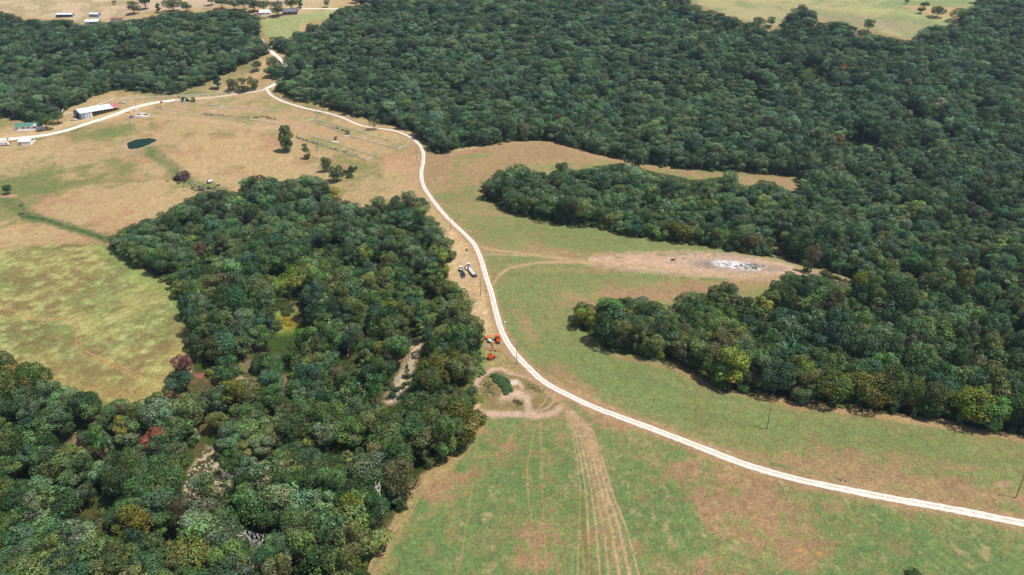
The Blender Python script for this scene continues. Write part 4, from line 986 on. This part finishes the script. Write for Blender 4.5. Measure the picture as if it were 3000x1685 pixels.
gb = MB(); gb.add([(0, W_*.68, 0), (0, W_-.06, 0), (0, W_-.06, EH), (0, W_*.5, RH), (0, W_*.68, EH), (.12, W_*.68, 0), (.12, W_-.06, 0), (.12, W_-.06, EH), (.12, W_*.5, RH), (.12, W_*.68, EH)], [(0, 1, 2, 3, 4), (9, 8, 7, 6, 5), (1, 6, 7, 2), (0, 4, 9, 5), (3, 2, 7, 8), (4, 3, 8, 9), (0, 5, 6, 1)])
gb.build('gable_wall', WALLB, barn)
MB().add([(.02, W_*.32, EH-.4), (.02, W_*.68, EH-.4), (.02, W_*.68, EH), (.02, W_*.5, RH-.06), (.02, W_*.32, EH), (.1, W_*.32, EH-.4), (.1, W_*.68, EH-.4), (.1, W_*.68, EH), (.1, W_*.5, RH-.06), (.1, W_*.32, EH)], [(0,1,2,3,4),(9,8,7,6,5),(0,5,6,1),(1,6,7,2),(2,7,8,3),(3,8,9,4),(4,9,5,0)]).build('gable_top', WALLB, barn)
for i in range(9):
    MB().box((pl+(Lb-pl)*(i+.5)/9, .1, EH/2), (.22, .22, EH)).build('post', WOOD, barn)
MB().box((Lb/2+pl/2, .1, EH-.15), (Lb-pl, .14, .3)).build('header_beam', WALLB, barn)
def roof(parent, x0, x1, name, mat, W_, EH, RH, over=.5, ribs=0, y0=0.0, lab=None):
    t = .12; s = (RH-EH)/(W_/2); m = MB()
    for sg in (0, 1):
        ya = (y0-over) if sg == 0 else (y0+W_+over); ym = y0+W_/2
        za = EH-s*over+.1; zm = RH+.1
        m.add([(x0, ya, za), (x1, ya, za), (x1, ym, zm), (x0, ym, zm), (x0, ya, za+t), (x1, ya, za+t), (x1, ym, zm+t), (x0, ym, zm+t)], [(0,1,2,3),(4,5,6,7),(0,1,5,4),(1,2,6,5),(2,3,7,6),(3,0,4,7)])
    o = m.build(name, mat, parent)
    if lab: o['label'] = lab
    if ribs:
        m = MB()
        for i in range(ribs):
            xr = x0+(x1-x0)*(i+.5)/ribs
            for sg in (0, 1):
                ya = (y0-over) if sg == 0 else (y0+W_+over)
                m.bar((xr, ya, EH-s*over+.1+t+.02), (xr, y0+W_/2, RH+.1+t+.02), .04, n=4)
        m.build('roof_rib', mat, o)
    return o
roof(barn, -.6, Lb*.82, 'roof', ROOFM, W_, EH, RH, ribs=40, lab='pale galvanised roof')
roof(barn, Lb*.82+.01, Lb+.4, 'roof', RUST, W_, EH-.15, RH-.1, ribs=9, lab='rusty red roof end')
# dark inside back bay + hay
MB().box((Lb*.62, W_-1.2, 1.0), (Lb*.66, 2.0, 2.0)).build('hay_store', STRAW, barn)
# house with green roof
a, b, Lh, ang = frame_from((40, 329.5), (105, 324.8)); Wh = 8.5
print('house length', Lh)
hs_ = empty('house', (a.x, a.y, min(a.z, b.z)), ang); tag(hs_, 'long white single-storey house with green metal roof', 'house')
MB().box((Lh/2, Wh/2, 1.6), (Lh, Wh, 3.2)).build('wall', WHITE, hs_)
MB().box((Lh/2, Wh/2-.4, .15), (Lh+1.5, Wh+2.4, .3)).build('foundation', CONC, hs_)
roof(hs_, -.5, Lh+.5, 'roof', GREENR, Wh, 3.2, 5.4, ribs=26)
for xx, two in [(Lh*.28, 1), (Lh*.335, 1), (Lh*.49, 1), (Lh*.515, 1), (Lh*.70, 1), (Lh*.75, 1)]:
    o = MB().box((xx, -.02, 2.0), (1.1, .1, 1.3)).build('window', OFFW, hs_); MB().box((xx, -.08, 2.0), (.9, .04, 1.1)).build('pane', GLASS, o)
o = MB().box((Lh*.05, -.03, 1.3), (1.0, .1, 2.0)).build('door', RED, hs_)
MB().add([(Lh*.60, -.7, 3.15), (Lh*.88, -.7, 3.15), (Lh*.74, -.7, 4.7), (Lh*.60, 4, 3.15), (Lh*.88, 4, 3.15), (Lh*.74, 4, 4.7)], [(0,1,2),(3,5,4),(0,2,5,3),(1,4,5,2),(0,3,4,1)]).build('gable', WHITE, hs_)
def simple_building(name, u_, v_, Lx, Wy, EH, RH, rz, wm_, rm_, label, cat, win=2, door=True, ribs=0, open_front=False):
    q = ground(u_, v_); e = empty(name, q, rz); tag(e, label, cat)
    if open_front:
        MB().box((0, Wy, EH/2), (Lx, .1, EH)).build('wall', wm_, e)
        for s_ in (-1, 1): MB().box((s_*(Lx/2-.06), Wy/2, EH/2), (.1, Wy-.1, EH)).build('wall', wm_, e)
        for i in range(int(Lx/4)): MB().box((-Lx/2+4*(i+.5), .1, EH/2), (.2, .2, EH)).build('post', WOOD, e)
    else: MB().box((0, Wy/2, EH/2-.3), (Lx, Wy, EH+.6)).build('wall', wm_, e)
    roof(e, -Lx/2-.3, Lx/2+.3, 'roof', rm_, Wy, EH, RH, .35, ribs)
    for i in range(win):
        xx = -Lx/2+Lx*(i+1)/(win+1)+.4
        o = MB().box((xx, -.03, EH*.55), (1.1, .1, 1.1)).build('window', OFFW, e); MB().box((xx, -.1, EH*.55), (.9, .05, .9)).build('pane', GLASS, o)
    if door: MB().box((-Lx/2+1.2, -.04, 1.05), (1, .1, 2.1)).build('door', TEAL, e)
    return e
simple_building('farmhouse', 667, 39, 13, 9, 3.2, 6, .15, WHITE, WHITE, 'white farmhouse behind the upper left wood', 'house')
simple_building('shed', 653, 40, 12, 7, 2.6, 3.6, .15, OFFW, RUST, 'low rusty-roofed shed attached left of the white farmhouse', 'shed', 0)
simple_building('farmhouse', 730, 38, 16, 10, 3.6, 6.6, .1, BRICK, GRAYR, 'dark brick house with grey hipped roof by the top edge', 'house', 3)
simple_building('cattle_shed', 162, 44.5, 19, 7, 3.4, 4.8, .1, WALLB, ROOFM, 'long white-roofed open shed behind the upper left wood', 'barn', 0, False, 16, True)
simple_building('farm_shed', 236, 44, 11, 7, 3.6, 5, -.1, WALLB, ROOFM, 'pale-roofed shed left of the tan track in the distance', 'shed', 0, False, 10)
simple_building('farm_shed', 232, 62, 15, 9, 3.2, 5.4, .2, OFFW, ROOFM, 'white-roofed shed half hidden in the upper left wood', 'shed', 0, False, 10)
simple_building('farm_shed', 294, 52, 14, 6, 2.6, 3.6, .0, OFFW, RUST, 'low reddish-roofed shed at the back of the upper left wood', 'shed', 0, False, 8)
simple_building('shed', 62, 366, 9, 8, 3.0, 4.0, .08, WHITE, WHITE, 'bright white shed with a green door below the farm road', 'shed', 0)
# white trailer at the left edge
q = ground(10, 366); e = empty('stock_trailer', q, .1); tag(e, 'white and grey box trailer at the left frame edge below the farm road', 'trailer')
MB().box((0, 0, 1.7), (7.5, 2.5, 2.3)).build('box_body', WHITE, e); MB().box((2.9, -1.27, 1.5), (1.2, .06, 1.6)).build('side_door', WALLB, e); MB().box((4.6, 0, .9), (1.8, 2.2, .25)).build('tongue_deck', OFFW, e)
for s_ in (-1, 1):
    for xx in (-.6, .5): wheel((xx, s_*1.2, .4), .4, .25, e)
q = ground(21, 356); e = empty('hopper', q, 0); tag(e, 'small dark red frame standing behind the white box trailer', 'farm implement')
for i in range(3): MB().bar((-.8+.8*i, -.6, 0), (0, 0, 3.4), .09).build('leg', RED, e)
MB().box((0, 0, 2.2), (1.5, 1, .5)).build('tray', RED, e)
q = ground(26.5, 361); e = MB().bar((q.x, q.y, q.z), (q.x, q.y, q.z+1.3), .55, n=10).build('barrel', RED); tag(e, 'red barrel right of the white box trailer', 'barrel')
q = ground(87, 357.5); e = empty('propane_tank', q, .2); tag(e, 'small white round-ended tank right of the white shed', 'tank')
MB().bar((-1.2, 0, .9), (1.2, 0, .9), .6, n=12).build('tank_body', WHITE, e, True)
for s_ in (-.8, .8): MB().box((s_, 0, .2), (.2, .8, .5)).build('leg', CONC, e)

# ------------------------------------------------------------------ vehicles
def pickup(u_, v_, fwd, body, label, name='pickup_truck', Lx=5.8, loc=None):
    q = loc or ground(u_, v_); rz = math.atan2(fwd[1], fwd[0]); e = empty(name, q, rz); tag(e, label, 'truck')
    h = Lx/2; W2 = .98
    m = MB(); m.prism([(-h, .45), (-h, 1.12), (-.65, 1.12), (h-1.9, 1.12), (h-.15, 1.02), (h, .85), (h, .45)], -W2, W2); m.build('body', body, e)
    m = MB(); m.prism([(-.75, 1.12), (-.55, 1.82), (.75, 1.85), (h-1.75, 1.12)], -W2+.04, W2-.04, [0, .14, .14, 0]); m.build('cab', body, e)
    for s_ in (-1, 1):
        MB().add([(-.5, s_*(W2-.03), 1.2), (.95, s_*(W2-.03), 1.2), (.68, s_*(W2-.13), 1.74), (-.42, s_*(W2-.13), 1.74), (-.5, s_*(W2-.1), 1.2), (.95, s_*(W2-.1), 1.2), (.68, s_*(W2-.2), 1.74), (-.42, s_*(W2-.2), 1.74)], [(0,1,2,3),(4,7,6,5),(0,4,5,1),(1,5,6,2),(2,6,7,3),(3,7,4,0)]).build('side_window', GLASS, e)
    MB().add([(.80, -.78, 1.84), (.80, .78, 1.84), (h-1.8, .9, 1.18), (h-1.8, -.9, 1.18), (.74, -.78, 1.79), (.74, .78, 1.79), (h-1.86, .9, 1.13), (h-1.86, -.9, 1.13)], [(0,1,2,3),(4,7,6,5),(0,4,5,1),(1,5,6,2),(2,6,7,3),(3,7,4,0)]).build('windscreen', GLASS, e)
    MB().box((-h/2-.42, 0, 1.13), (h-1.05, 1.6, .05)).build('bed_floor', DARK, e)
    for s_ in (-1, 1):
        for xx in (-h+1.15, h-1.05): wheel((xx, s_*.88, .4), .4, .26, e)
        MB().box((h-.02, s_*.72, .82), (.08, .35, .16)).build('headlight', OFFW, e)
    MB().box((h+.06, 0, .55), (.12, 1.8, .2)).build('bumper', STEEL, e)
    return e
def flat_trailer(u_, v_, fwd, Lx, Wd, label, deck=WOOD, hz_=.75, z0=None):
    q = ground(u_, v_); e = empty('flatbed_trailer', q, math.atan2(fwd[1], fwd[0])); tag(e, label, 'trailer')
    nb = 7
    for i in range(nb):
        MB().box((.3, -Wd/2+Wd*(i+.5)/nb, hz_+.09+.006*(i % 3)), (Lx-.9, Wd/nb-.03, .07)).build('deck_plank', OFFW if i in (1, 2, 3, 4) and deck is OFFW else deck if deck is not OFFW else WOOD, e)
    MB().box((0, 0, hz_), (Lx, Wd+.1, .12)).build('frame', DARK, e)
    MB().box((-Lx/2-.55, 0, hz_-.2), (1.4, Wd*.95, .1), ry=-.35).build('ramp', DARK, e)
    m = MB(); m.bar((Lx/2, -Wd/3, hz_), (Lx/2+1.5, 0, hz_-.05), .08); m.bar((Lx/2, Wd/3, hz_), (Lx/2+1.5, 0, hz_-.05), .08); m.build('drawbar', DARK, e)
    for s_ in (-1, 1):
        for xx in (-1.5, -.6): wheel((xx, s_*(Wd/2-.18), .38), .38, .24, e)
        MB().box((-1.05, s_*(Wd/2+.12), hz_+.02), (2.2, .24, .06)).build('mudguard', DARK, e)
    return e
pickup(1165, 693.5, (.2, -1), NAVY, 'dark blue pickup truck parked nose towards the camera on the straw strip')
q0 = ground(1159.5, 683)
flat_trailer(1159.5, 681.5, (.16, -1), 4.2, 1.9, 'short dark trailer behind the dark blue pickup', DARK, .5)
# small side-by-side utility vehicle on the short trailer
q = ground(1159.3, 681); q.z += .64; e = empty('utility_vehicle', q, math.atan2(-1, .16)); tag(e, 'small white utility buggy standing on the short dark trailer', 'utility vehicle')
MB().prism([(-1.4, .35), (-1.4, .95), (-.3, .95), (.55, .9), (1.35, .75), (1.4, .35)], -.72, .72).build('body', WHITE, e)
MB().box((-.1, 0, 1.72), (1.3, 1.4, .07)).build('roof', WHITE, e)
m = MB()
for s_ in (-1, 1): m.bar((-.7, s_*.66, .9), (-.65, s_*.62, 1.7), .04); m.bar((.85, s_*.66, .85), (.5, s_*.62, 1.7), .04)
m.build('roll_cage', DARK, e); MB().box((-.2, 0, 1.0), (.6, 1.2, .35)).build('seat', DARK, e); MB().box((.68, 0, 1.3), (.04, 1.2, .7), ry=-.35).build('windscreen', GLASS, e)
for s_ in (-1, 1):
    for xx in (-.95, .95): wheel((xx, s_*.66, .3), .3, .24, e)
# white truck tractor facing away
q = ground(1178.3, 674.5); e = empty('truck_tractor', q, math.atan2(1, -.02)); tag(e, 'white day-cab truck facing away beside the flatbed trailer', 'truck')
MB().prism([(1.1, .8), (1.1, 2.1), (1.4, 2.15), (3.0, 1.85), (3.2, 1.5), (3.2, .8)], -1.0, 1.0, [0, 0, .05, .12, .05, 0]).build('hood', WHITE, e)
MB().prism([(-.6, .8), (-.6, 2.75), (.75, 2.8), (1.15, 2.1), (1.15, .8)], -1.15, 1.15, [0, .08, .1, .02, 0]).build('cab', WHITE, e)
MB().box((-.63, 0, 2.15), (.06, 1.5, .55)).build('rear_window', GLASS, e); MB().box((-.1, 0, 2.86), (1.0, 1.5, .08)).build('roof_deflector', WHITE, e)
MB().box((-1.9, 0, .8), (2.7, .9, .3)).build('frame', DARK, e); MB().box((-1.9, 0, 1.02), (1.0, .95, .12)).build('fifth_wheel', STEEL, e)
for s_ in (-1, 1):
    MB().prism([(-3.2, .75), (-3.05, 1.15), (-1.3, 1.15), (-1.0, .75), (-1.3, 1.08), (-3.0, 1.08)], s_*.95-.3, s_*.95+.3).build('mudguard', WHITE, e)
    MB().bar((-.2, s_*1.18, .7), (.9, s_*1.18, .7), .28, n=10).build('fuel_tank', STEEL, e); MB().bar((-.75, s_*.95, .9), (-.75, s_*.95, 3.1), .08).build('exhaust_stack', STEEL, e)
    for xx in (-2.7, -1.6, 2.3): wheel((xx, s_*.95, .5), .5, .3 if xx > 0 else .5, e)
flat_trailer(1187.5, 687.5, (-.36, .93), 9.0, 2.5, 'long flatbed trailer with pale deck boards right of the dark pickup', OFFW, .85)
pickup(308, 259.5, (1, .1), WHITE, 'white pickup truck parked right of the barn')
pickup(55.5, 362.5, (.3, -1), NAVY, 'dark car-sized pickup beside the bright white shed'); pickup(664, 47, (1, .2), STEEL, 'small grey vehicle in front of the white farmhouse'); pickup(185, 303, (1, .15), WHITE, 'white vehicle parked at the gable end of the barn', Lx=5.0)

def bale(u_, v_, rz, label, mat=STRAW):
    q = ground(u_, v_); e = empty('round_bale', q, rz); tag(e, label, 'hay bale')
    MB().bar((-.65, 0, .72), (.65, 0, .72), .75, n=18).build('hay', mat, e, False); m = MB()
    for i in range(5): m.bar((-.5+i*.24, 0, .72), (-.46+i*.24, 0, .72), .775, n=18)
    m.build('net_wrap', OFFW, e)
bale(1175.5, 630, .9, 'single round bale on the straw strip above the trucks')
q = ground(1141.5, 632.5); m = MB(); r_ = random.Random(4)
for i in range(6): m.box((r_.uniform(-.8, .8), r_.uniform(-.8, .8), .25), (r_.uniform(.6, 1.2), r_.uniform(.4, .9), r_.uniform(.3, .6)), r_.uniform(0, 3), r_.uniform(-.3, .3))
o = m.build('tarp_bundle', WHITE); o.location = q; tag(o, 'small white bundle at the wood edge left of the round bale', 'bundle')

# orange tractor
q = ground(1252.3, 857.5); e = empty('tractor', q, math.atan2(-1, .06)); tag(e, 'orange tractor with roof parked nose to the camera by the road', 'tractor')
MB().prism([(.2, .75), (.2, 1.5), (1.9, 1.32), (2.05, 1.1), (2.05, .75)], -.42, .42, [0, .05, .08, .04, 0]).build('hood', ORANGE, e)
MB().prism([(-1.0, .8), (-1.0, 1.5), (.2, 1.45), (.2, .8)], -.55, .55).build('body', ORANGE, e)
MB().prism([(-1.2, 2.45), (-1.1, 2.6), (.3, 2.6), (.45, 2.45)], -.78, .78, [0, .08, .08, 0]).build('roof', ORANGE, e)
MB().prism([(-1.05, 1.5), (-1.1, 2.44), (.25, 2.44), (.4, 1.5)], -.7, .7, [0, .03, .03, 0]).build('cab_glass', GLASS, e)
for s_ in (-1, 1):
    wheel((-.65, s_*.85, .75), .75, .42, e); wheel((1.5, s_*.75, .45), .45, .3, e); MB().prism([(-1.5, 1.2), (-1.3, 1.6), (0, 1.6), (.15, 1.2)], s_*.85-.22, s_*.85+.22).build('fender', ORANGE, e)
m = MB()
for s_ in (-1, 1): m.bar((.3, s_*.62, 1.2), (1.5, s_*.6, 1.5), .09); m.bar((1.5, s_*.6, 1.5), (2.5, s_*.55, .5), .09)
m.build('loader_arm', ORANGE, e); MB().prism([(2.4, .15), (2.4, .8), (2.55, .85), (2.7, .2), (3.1, .12), (3.1, .06)], -.85, .85).build('bucket', DARK, e)
MB().box((-2.0, 0, 1.0), (1.2, 1.9, .5)).build('rear_implement', ORANGE, e)
# trailed mower
q = ground(1231.5, 859); e = empty('mower', q, 0); tag(e, 'orange trailed mower with a long arm and pale canvas deck beside the tractor', 'mower')
for j in range(3): MB().box((.1+.35*j-.1, -.35*j*2.2+.3, .75+.015*j), (1.5, .72, .08), rz=-.35).build('deck_panel', OFFW, e)
m = MB(); m.bar((-1.3, 2.6, .9), (1.4, 3.4, 1.0), .16); m.bar((1.4, 3.4, 1.0), (3.6, 3.9, .8), .12); m.bar((-1.3, 2.6, .9), (-.9, .6, .7), .14); m.build('drawbar', ORANGE, e)
MB().box((-1.2, 1.8, .8), (.9, 1.6, .6), rz=-.2).build('gearbox', ORANGE, e); MB().box((.1, -.5, .35), (1.9, 2.9, .5), rz=-.35).build('skirt', DARK, e)
for xx in (-1.2, 1.0): wheel((xx, .9, .35), .35, .25, e)
# hay rake
q = ground(1241, 882.5); e = empty('hay_rake', q, 0); tag(e, 'red and grey hay rake with wheel rotors and long orange beam', 'hay rake')
MB().bar((-2.9, .4, .9), (.0, .0, 1.1), .13).build('beam', ORANGE, e); MB().bar((0, 0, 1.1), (3.7, -1.0, .6), .13).build('beam', ORANGE, e); MB().bar((0, 0, 1.0), (-.4, 4.6, 1.0), .1).build('drawbar', ORANGE, e)
MB().box((-.4, 4.7, 1), (.8, .8, .5)).build('hitch_box', ORANGE, e)
for cx_, cy_ in ((-2.4, 2.6), (.2, 2.4)):
    m = MB(); n_ = 16
    for i in range(n_):
        t = 2*math.pi*i/n_; t2 = 2*math.pi*(i+1)/n_
        m.bar((cx_, cy_, .7), (cx_+1.35*math.cos(t), cy_+1.35*math.sin(t), .35), .03, n=4); m.bar((cx_+1.2*math.cos(t), cy_+1.2*math.sin(t), .42), (cx_+1.2*math.cos(t2), cy_+1.2*math.sin(t2), .42), .03, n=4)
    m.bar((cx_, cy_, .3), (cx_, cy_, 1.1), .16); m.build('rotor', STEEL, e)
wheel((-1.2, -.5, .35), .35, .25, e); wheel((1.0, -.6, .35), .35, .25, e)
# round baler
q = ground(1235, 903.5); e = empty('round_baler', q, math.atan2(.25, 1)); tag(e, 'rounded bright orange hay baler nearest the dirt loop', 'baler')
prof = [(1.2*math.cos(t)*1.05-.1, 1.25+1.05*math.sin(t)) for t in np.linspace(-.6, math.pi+.6, 16)]
MB().prism(prof, -.85, .85).build('bale_chamber', ORANGE, e)
for s_ in (-1, 1): MB().prism([((p_[0]+.1)*.93-.1, 1.25+(p_[1]-1.25)*.93) for p_ in prof], s_*.95-.1, s_*.95+.1).build('side_panel', ORANGE, e); wheel((-.3, s_*1.25, .5), .5, .35, e)
MB().box((.0, .2, 2.28), (1.2, 1.2, .1)).build('top_grille', DARK, e); MB().box((1.4, 0, .9), (.8, 1.5, .8)).build('pickup_head', DARK, e); MB().bar((1.6, 0, .7), (3.4, .2, .5), .1).build('drawbar', DARK, e)

# ------------------------------------------------------------------ farmyard clutter
def prop(name, u_, v_, m, mat, label, cat, rz=0):
    o = m.build(name, mat); o.location = ground(u_, v_); o.rotation_euler = (0, 0, rz); tag(o, label, cat); return o
q = ground(342, 279.5); e = empty('water_tote', q, .2); tag(e, 'white cube tank beside the farm road right of the barn', 'tank')
MB().box((0, 0, 1.4), (2.4, 2.0, 2.2)).build('tank_body', WHITE, e); MB().box((0, 0, .15), (2.6, 2.2, .28)).build('pallet', WOOD, e)
m = MB(); m.bar((0, 0, 0), (0, 0, .75), 1.9, n=24); q = ground(331, 295.4); e = empty('stock_trough', q); tag(e, 'round blue water trough above the pasture', 'water trough'); m.build('tub', BLUE, e); MB().bar((0, 0, .68), (0, 0, .77), 1.75, n=24).build('water', GLASS, e)
prop('feed_trough', 349, 289, MB().box((0, 0, .45), (3.4, .8, .6)).box((-1.3, 0, .1), (.2, .8, .3)).box((1.3, 0, .1), (.2, .8, .3)), DARK, 'dark trough on the white slab, left one', 'trough', -.3)
prop('feed_trough', 367, 289.4, MB().box((0, 0, .45), (3.4, .8, .6)).box((-1.3, 0, .1), (.2, .8, .3)).box((1.3, 0, .1), (.2, .8, .3)), DARK, 'dark trough on the white slab, right one', 'trough', .5)
for uu, vv, lx, ly, lab in [(357,292,7,6,'pale concrete slab below the two dark troughs'),(357,285.5,6,4,'pale concrete slab above the two dark troughs'),(560,270.5,7,2.5,'right pale slab high in the feed yard'),(535,279.5,6,2,'left pale slab in the feed yard'),(843,357,5,3,'pale slab in the lower right feed yard'),(872,343,4.5,3,'pale slab in the upper right feed yard')]:
    prop('concrete_slab', uu, vv, MB().box((0, 0, .12), (lx, ly, .3)), CONC, lab, 'slab', .1)
q = ground(406, 259); e = empty('red_implement', q, .4); tag(e, 'small dark red implement at the end of the farm road', 'farm implement')
MB().box((0, 0, .9), (2, 1.4, 1.1)).build('hopper', RED, e); MB().bar((1, 0, .5), (2.6, 0, .4), .08).build('drawbar', DARK, e); [wheel((0, s_*.8, .4), .4, .2, e) for s_ in (-1, 1)]
r_ = random.Random(9); m = MB()
for i in range(22): a_ = Vector((r_.uniform(-3.5, 3.5), r_.uniform(-2.5, 2.5), r_.uniform(.1, .9))); m.bar(a_, a_+Vector((r_.uniform(-2, 2), r_.uniform(-2, 2), r_.uniform(-.2, .8))), .12)
prop('scrap_pile', 401, 271.5, m, RUST, 'pile of rusty scrap metal in the feed yard', 'scrap pile')
m = MB()
for i in range(10): m.box((r_.uniform(-1.8, 1.8), r_.uniform(-1.5, 1.5), .3), (r_.uniform(.8, 1.6), r_.uniform(.5, 1), r_.uniform(.3, .8)), r_.uniform(0, 3))
prop('orange_debris', 320.5, 283.5, m, material('orange_clay', (.6, .22, .1), .9), 'heap of orange rubble beside the farm road', 'rubble')
m = MB()
for i in range(14): m.box((r_.uniform(-1.5, 1.5), r_.uniform(-1, 1), .2), (r_.uniform(.5, 1.2), r_.uniform(.4, 1), r_.uniform(.3, .6)), r_.uniform(0, 3), r_.uniform(-.4, .4))
prop('white_block', 1270.5, 812.5, MB().box((0, 0, .3), (.9, .7, .6)), WHITE, 'small white marker block on the verge right of the road', 'block')
prop('white_bucket', 1969, 697.3, MB().bar((0, 0, 0), (0, 0, .8), .5, .6, 12), WHITE, 'white bucket on the burnt field track', 'bucket'); prop('dark_tank', 1693, 655, MB().bar((-1.1, 0, .5), (1.1, 0, .5), .5, n=12), DARK, 'small dark drum on the pale burnt ground', 'drum')
# culvert pipes
def culvert(u_, v_, rz, ln, rad, mat, label, tilt=0):
    q = ground(u_, v_); e = empty('culvert_pipe', q+Vector((0, 0, rad)), rz); tag(e, label, 'pipe')
    V_ = []; F_ = []; n_ = 20; st = 14
    for j in range(st+1):
        for rr in (rad*(1+.03*(j % 2)), rad*.92):
            for i in range(n_):
                t = 2*math.pi*i/n_; V_.append((-ln/2+ln*j/st, rr*math.cos(t), rr*math.sin(t)))
    for j in range(st):
        for i in range(n_):
            a0 = j*2*n_; i2 = (i+1) % n_; F_.append((a0+i, a0+i2, a0+2*n_+i2, a0+2*n_+i)); F_.append((a0+n_+i, a0+3*n_+i, a0+3*n_+i2, a0+n_+i2))
    for a0, fl in ((0, 0), (st*2*n_, 1)):
        for i in range(n_): i2 = (i+1) % n_; F_.append((a0+i, a0+n_+i, a0+n_+i2, a0+i2))
    me = mesh_np('pipe_wall', V_, F_, [mat]); o = bpy.data.objects.new('pipe_wall', me); col.objects.link(o); o.parent = e
culvert(528, 461, -2.2, 3.2, 1.25, STEEL, 'grey corrugated pipe with a dark open end in the green swale')
culvert(548, 467, -.6, 2.2, .8, OFFW, 'white pipe section right of the grey corrugated pipe')
prop('brush_pile', 505, 478, (lambda m: [m.bar((r_.uniform(-3, 3), r_.uniform(-2, 2), r_.uniform(0, .6)), (r_.uniform(-4, 4), r_.uniform(-3, 3), r_.uniform(.2, 1.6)), .1) for _ in range(40)] and m)(MB()), DRK, 'grey brush pile at the swale below the pipes', 'brush pile')
# burn pile: ash heap and charred logs
q = ground(1838, 664); m = MB(); r_ = random.Random(12)
V_ = []; nn_ = 26
for j in range(nn_):
    for i in range(nn_*2):
        xx = -15+30*i/(nn_*2-1); yy_ = -7+14*j/(nn_-1); fall = max(0, 1-(xx/15)**2-(yy_/7)**2)
        V_.append((xx, yy_, -.75+fall**.5*.5+1.7*min(fall*2.5, 1)*(float(fbm(np.array([xx]), np.array([yy_]), 3.2, 4, 77)[0])-.33)))
F_ = [(j*nn_*2+i, j*nn_*2+i+1, (j+1)*nn_*2+i+1, (j+1)*nn_*2+i) for j in range(nn_-1) for i in range(nn_*2-1)]
me = mesh_np('ash_bed', V_, F_, [ASHM], True); e = empty('burn_pile', q, -.12); tag(e, 'white ash bed of a burnt brush pile on the pale field', 'ash pile')
o = bpy.data.objects.new('ash', me); col.objects.link(o); o.parent = e
q = ground(1883, 671)
for i in range(34):
    c_ = Vector((r_.gauss(0, 4.5), r_.gauss(0, 2.2), r_.uniform(.1, .7))); a_ = r_.uniform(0, 3.14); ln = r_.uniform(1, 3.6); d_ = Vector((math.cos(a_), math.sin(a_), r_.uniform(-.12, .25)))*ln
    o = MB().bar(c_-d_, c_+d_, r_.uniform(.08, .22), r_.uniform(.04, .12), 6).build('burnt_log', CHAR if i % 3 else DEAD)
    if i == 0: eb = empty('log_pile', q, 0); tag(eb, 'tangle of charred logs at the right end of the white ash', 'log pile')
    o.parent = eb
q = ground(1818, 663); eb = empty('log_pile', q, 0); tag(eb, 'few grey branches lying on the left part of the white ash', 'log pile')
for i in range(10):
    c_ = Vector((r_.gauss(0, 3), r_.gauss(0, 1.5), .5)); a_ = r_.uniform(0, 3.14); d_ = Vector((math.cos(a_), math.sin(a_), .05))*r_.uniform(1, 2.4)
    MB().bar(c_-d_, c_+d_, .12, .06, 5).build('branch', DEAD, eb)

# ------------------------------------------------------------------ fences
FW = material('pale_pipe', (.7, .68, .64), .5)
def fence(pts, label, mat=FW, hgt_=1.4, rails=3, rr=.07, step=3.0):
    P = [ground(*p) for p in pts]; pm_, rm_ = MB(), MB()
    prev = None
    for a, b in zip(P[:-1], P[1:]):
        k = max(1, int((b-a).length/step))
        for i in range(k+1):
            q = a.lerp(b, i/k); q.z = float(height(q.x, q.y))
            if prev is None or (q-prev).length > .5:
                pm_.box(q+Vector((0, 0, hgt_/2)), (.16, .16, hgt_+.1))
                if prev is not None:
                    for j in range(rails): zz = hgt_*(j+1)/rails-.08; rm_.bar(prev+Vector((0, 0, zz)), q+Vector((0, 0, zz)), rr, n=4)
                prev = q
    e = empty('pipe_fence', P[0]); tag(e, label, 'fence', 'pale fences around the feed yard')
    for o, k_ in ((pm_.build('posts', mat), 'stuff'), (rm_.build('rails', mat), 'stuff')):
        o.data.transform(Matrix.Translation(-P[0])); o.parent = e; o['kind'] = k_
fence([(154.6,287.8),(186.8,254.5)], 'short pale fence running up to the wood left of the barn', rr=.14)
fence([(301.8,252),(350,248),(412,245),(433,244),(500,241),(600,231),(655,225)], 'long pale fence above the farm track')
fence([(383,276),(450,283),(513,290),(640,305),(713,316)], 'pale fence through the middle of the feed yard')
fence([(433,257),(560,270),(640,276),(710,283)], 'upper pale fence of the feed yard')
fence([(763,307),(790,302),(859,321),(985,358)], 'upper long fence of the right feed pens'); fence([(790,305),(889,347),(1002,377),(1022,368)], 'second long fence of the right feed pens')
fence([(783,345),(859,368),(947,397)], 'third fence of the right feed pens'); fence([(743,347),(859,383),(922,405),(937,398)], 'lowest fence of the right feed pens with a bent end')
fence([(160,290),(200,282),(250,265),(290,250)], 'pale fence behind the barn roof', rr=.1)

# ------------------------------------------------------------------ stones in the dirt wash and rocky clearing
def stones(poly_uv, n_, label, cat='stones'):
    r = random.Random(5); m = MB()
    us = [p_[0] for p_ in poly_uv]; vs_ = [p_[1] for p_ in poly_uv]; c = 0
    while c < n_:
        u_, v_ = r.uniform(min(us), max(us)), r.uniform(min(vs_), max(vs_))
        if not inpoly(np.array([u_]), np.array([v_]), poly_uv)[0]: continue
        c += 1; q = ground(u_, v_); s = r.uniform(.15, .6)
        m.box(q+Vector((0, 0, s*.2)), (s*r.uniform(.8, 1.6), s, s*.7), r.uniform(0, 3), r.uniform(-.4, .4), r.uniform(-.4, .4))
    o = m.build('stones', STONE); tag(o, label, cat, kind='stuff')
stones(CLEAR[1], 260, 'pale broken stones strewn down the dirt wash'); stones(CLEAR[2], 260, 'pale limestone blocks on the rocky clearing')
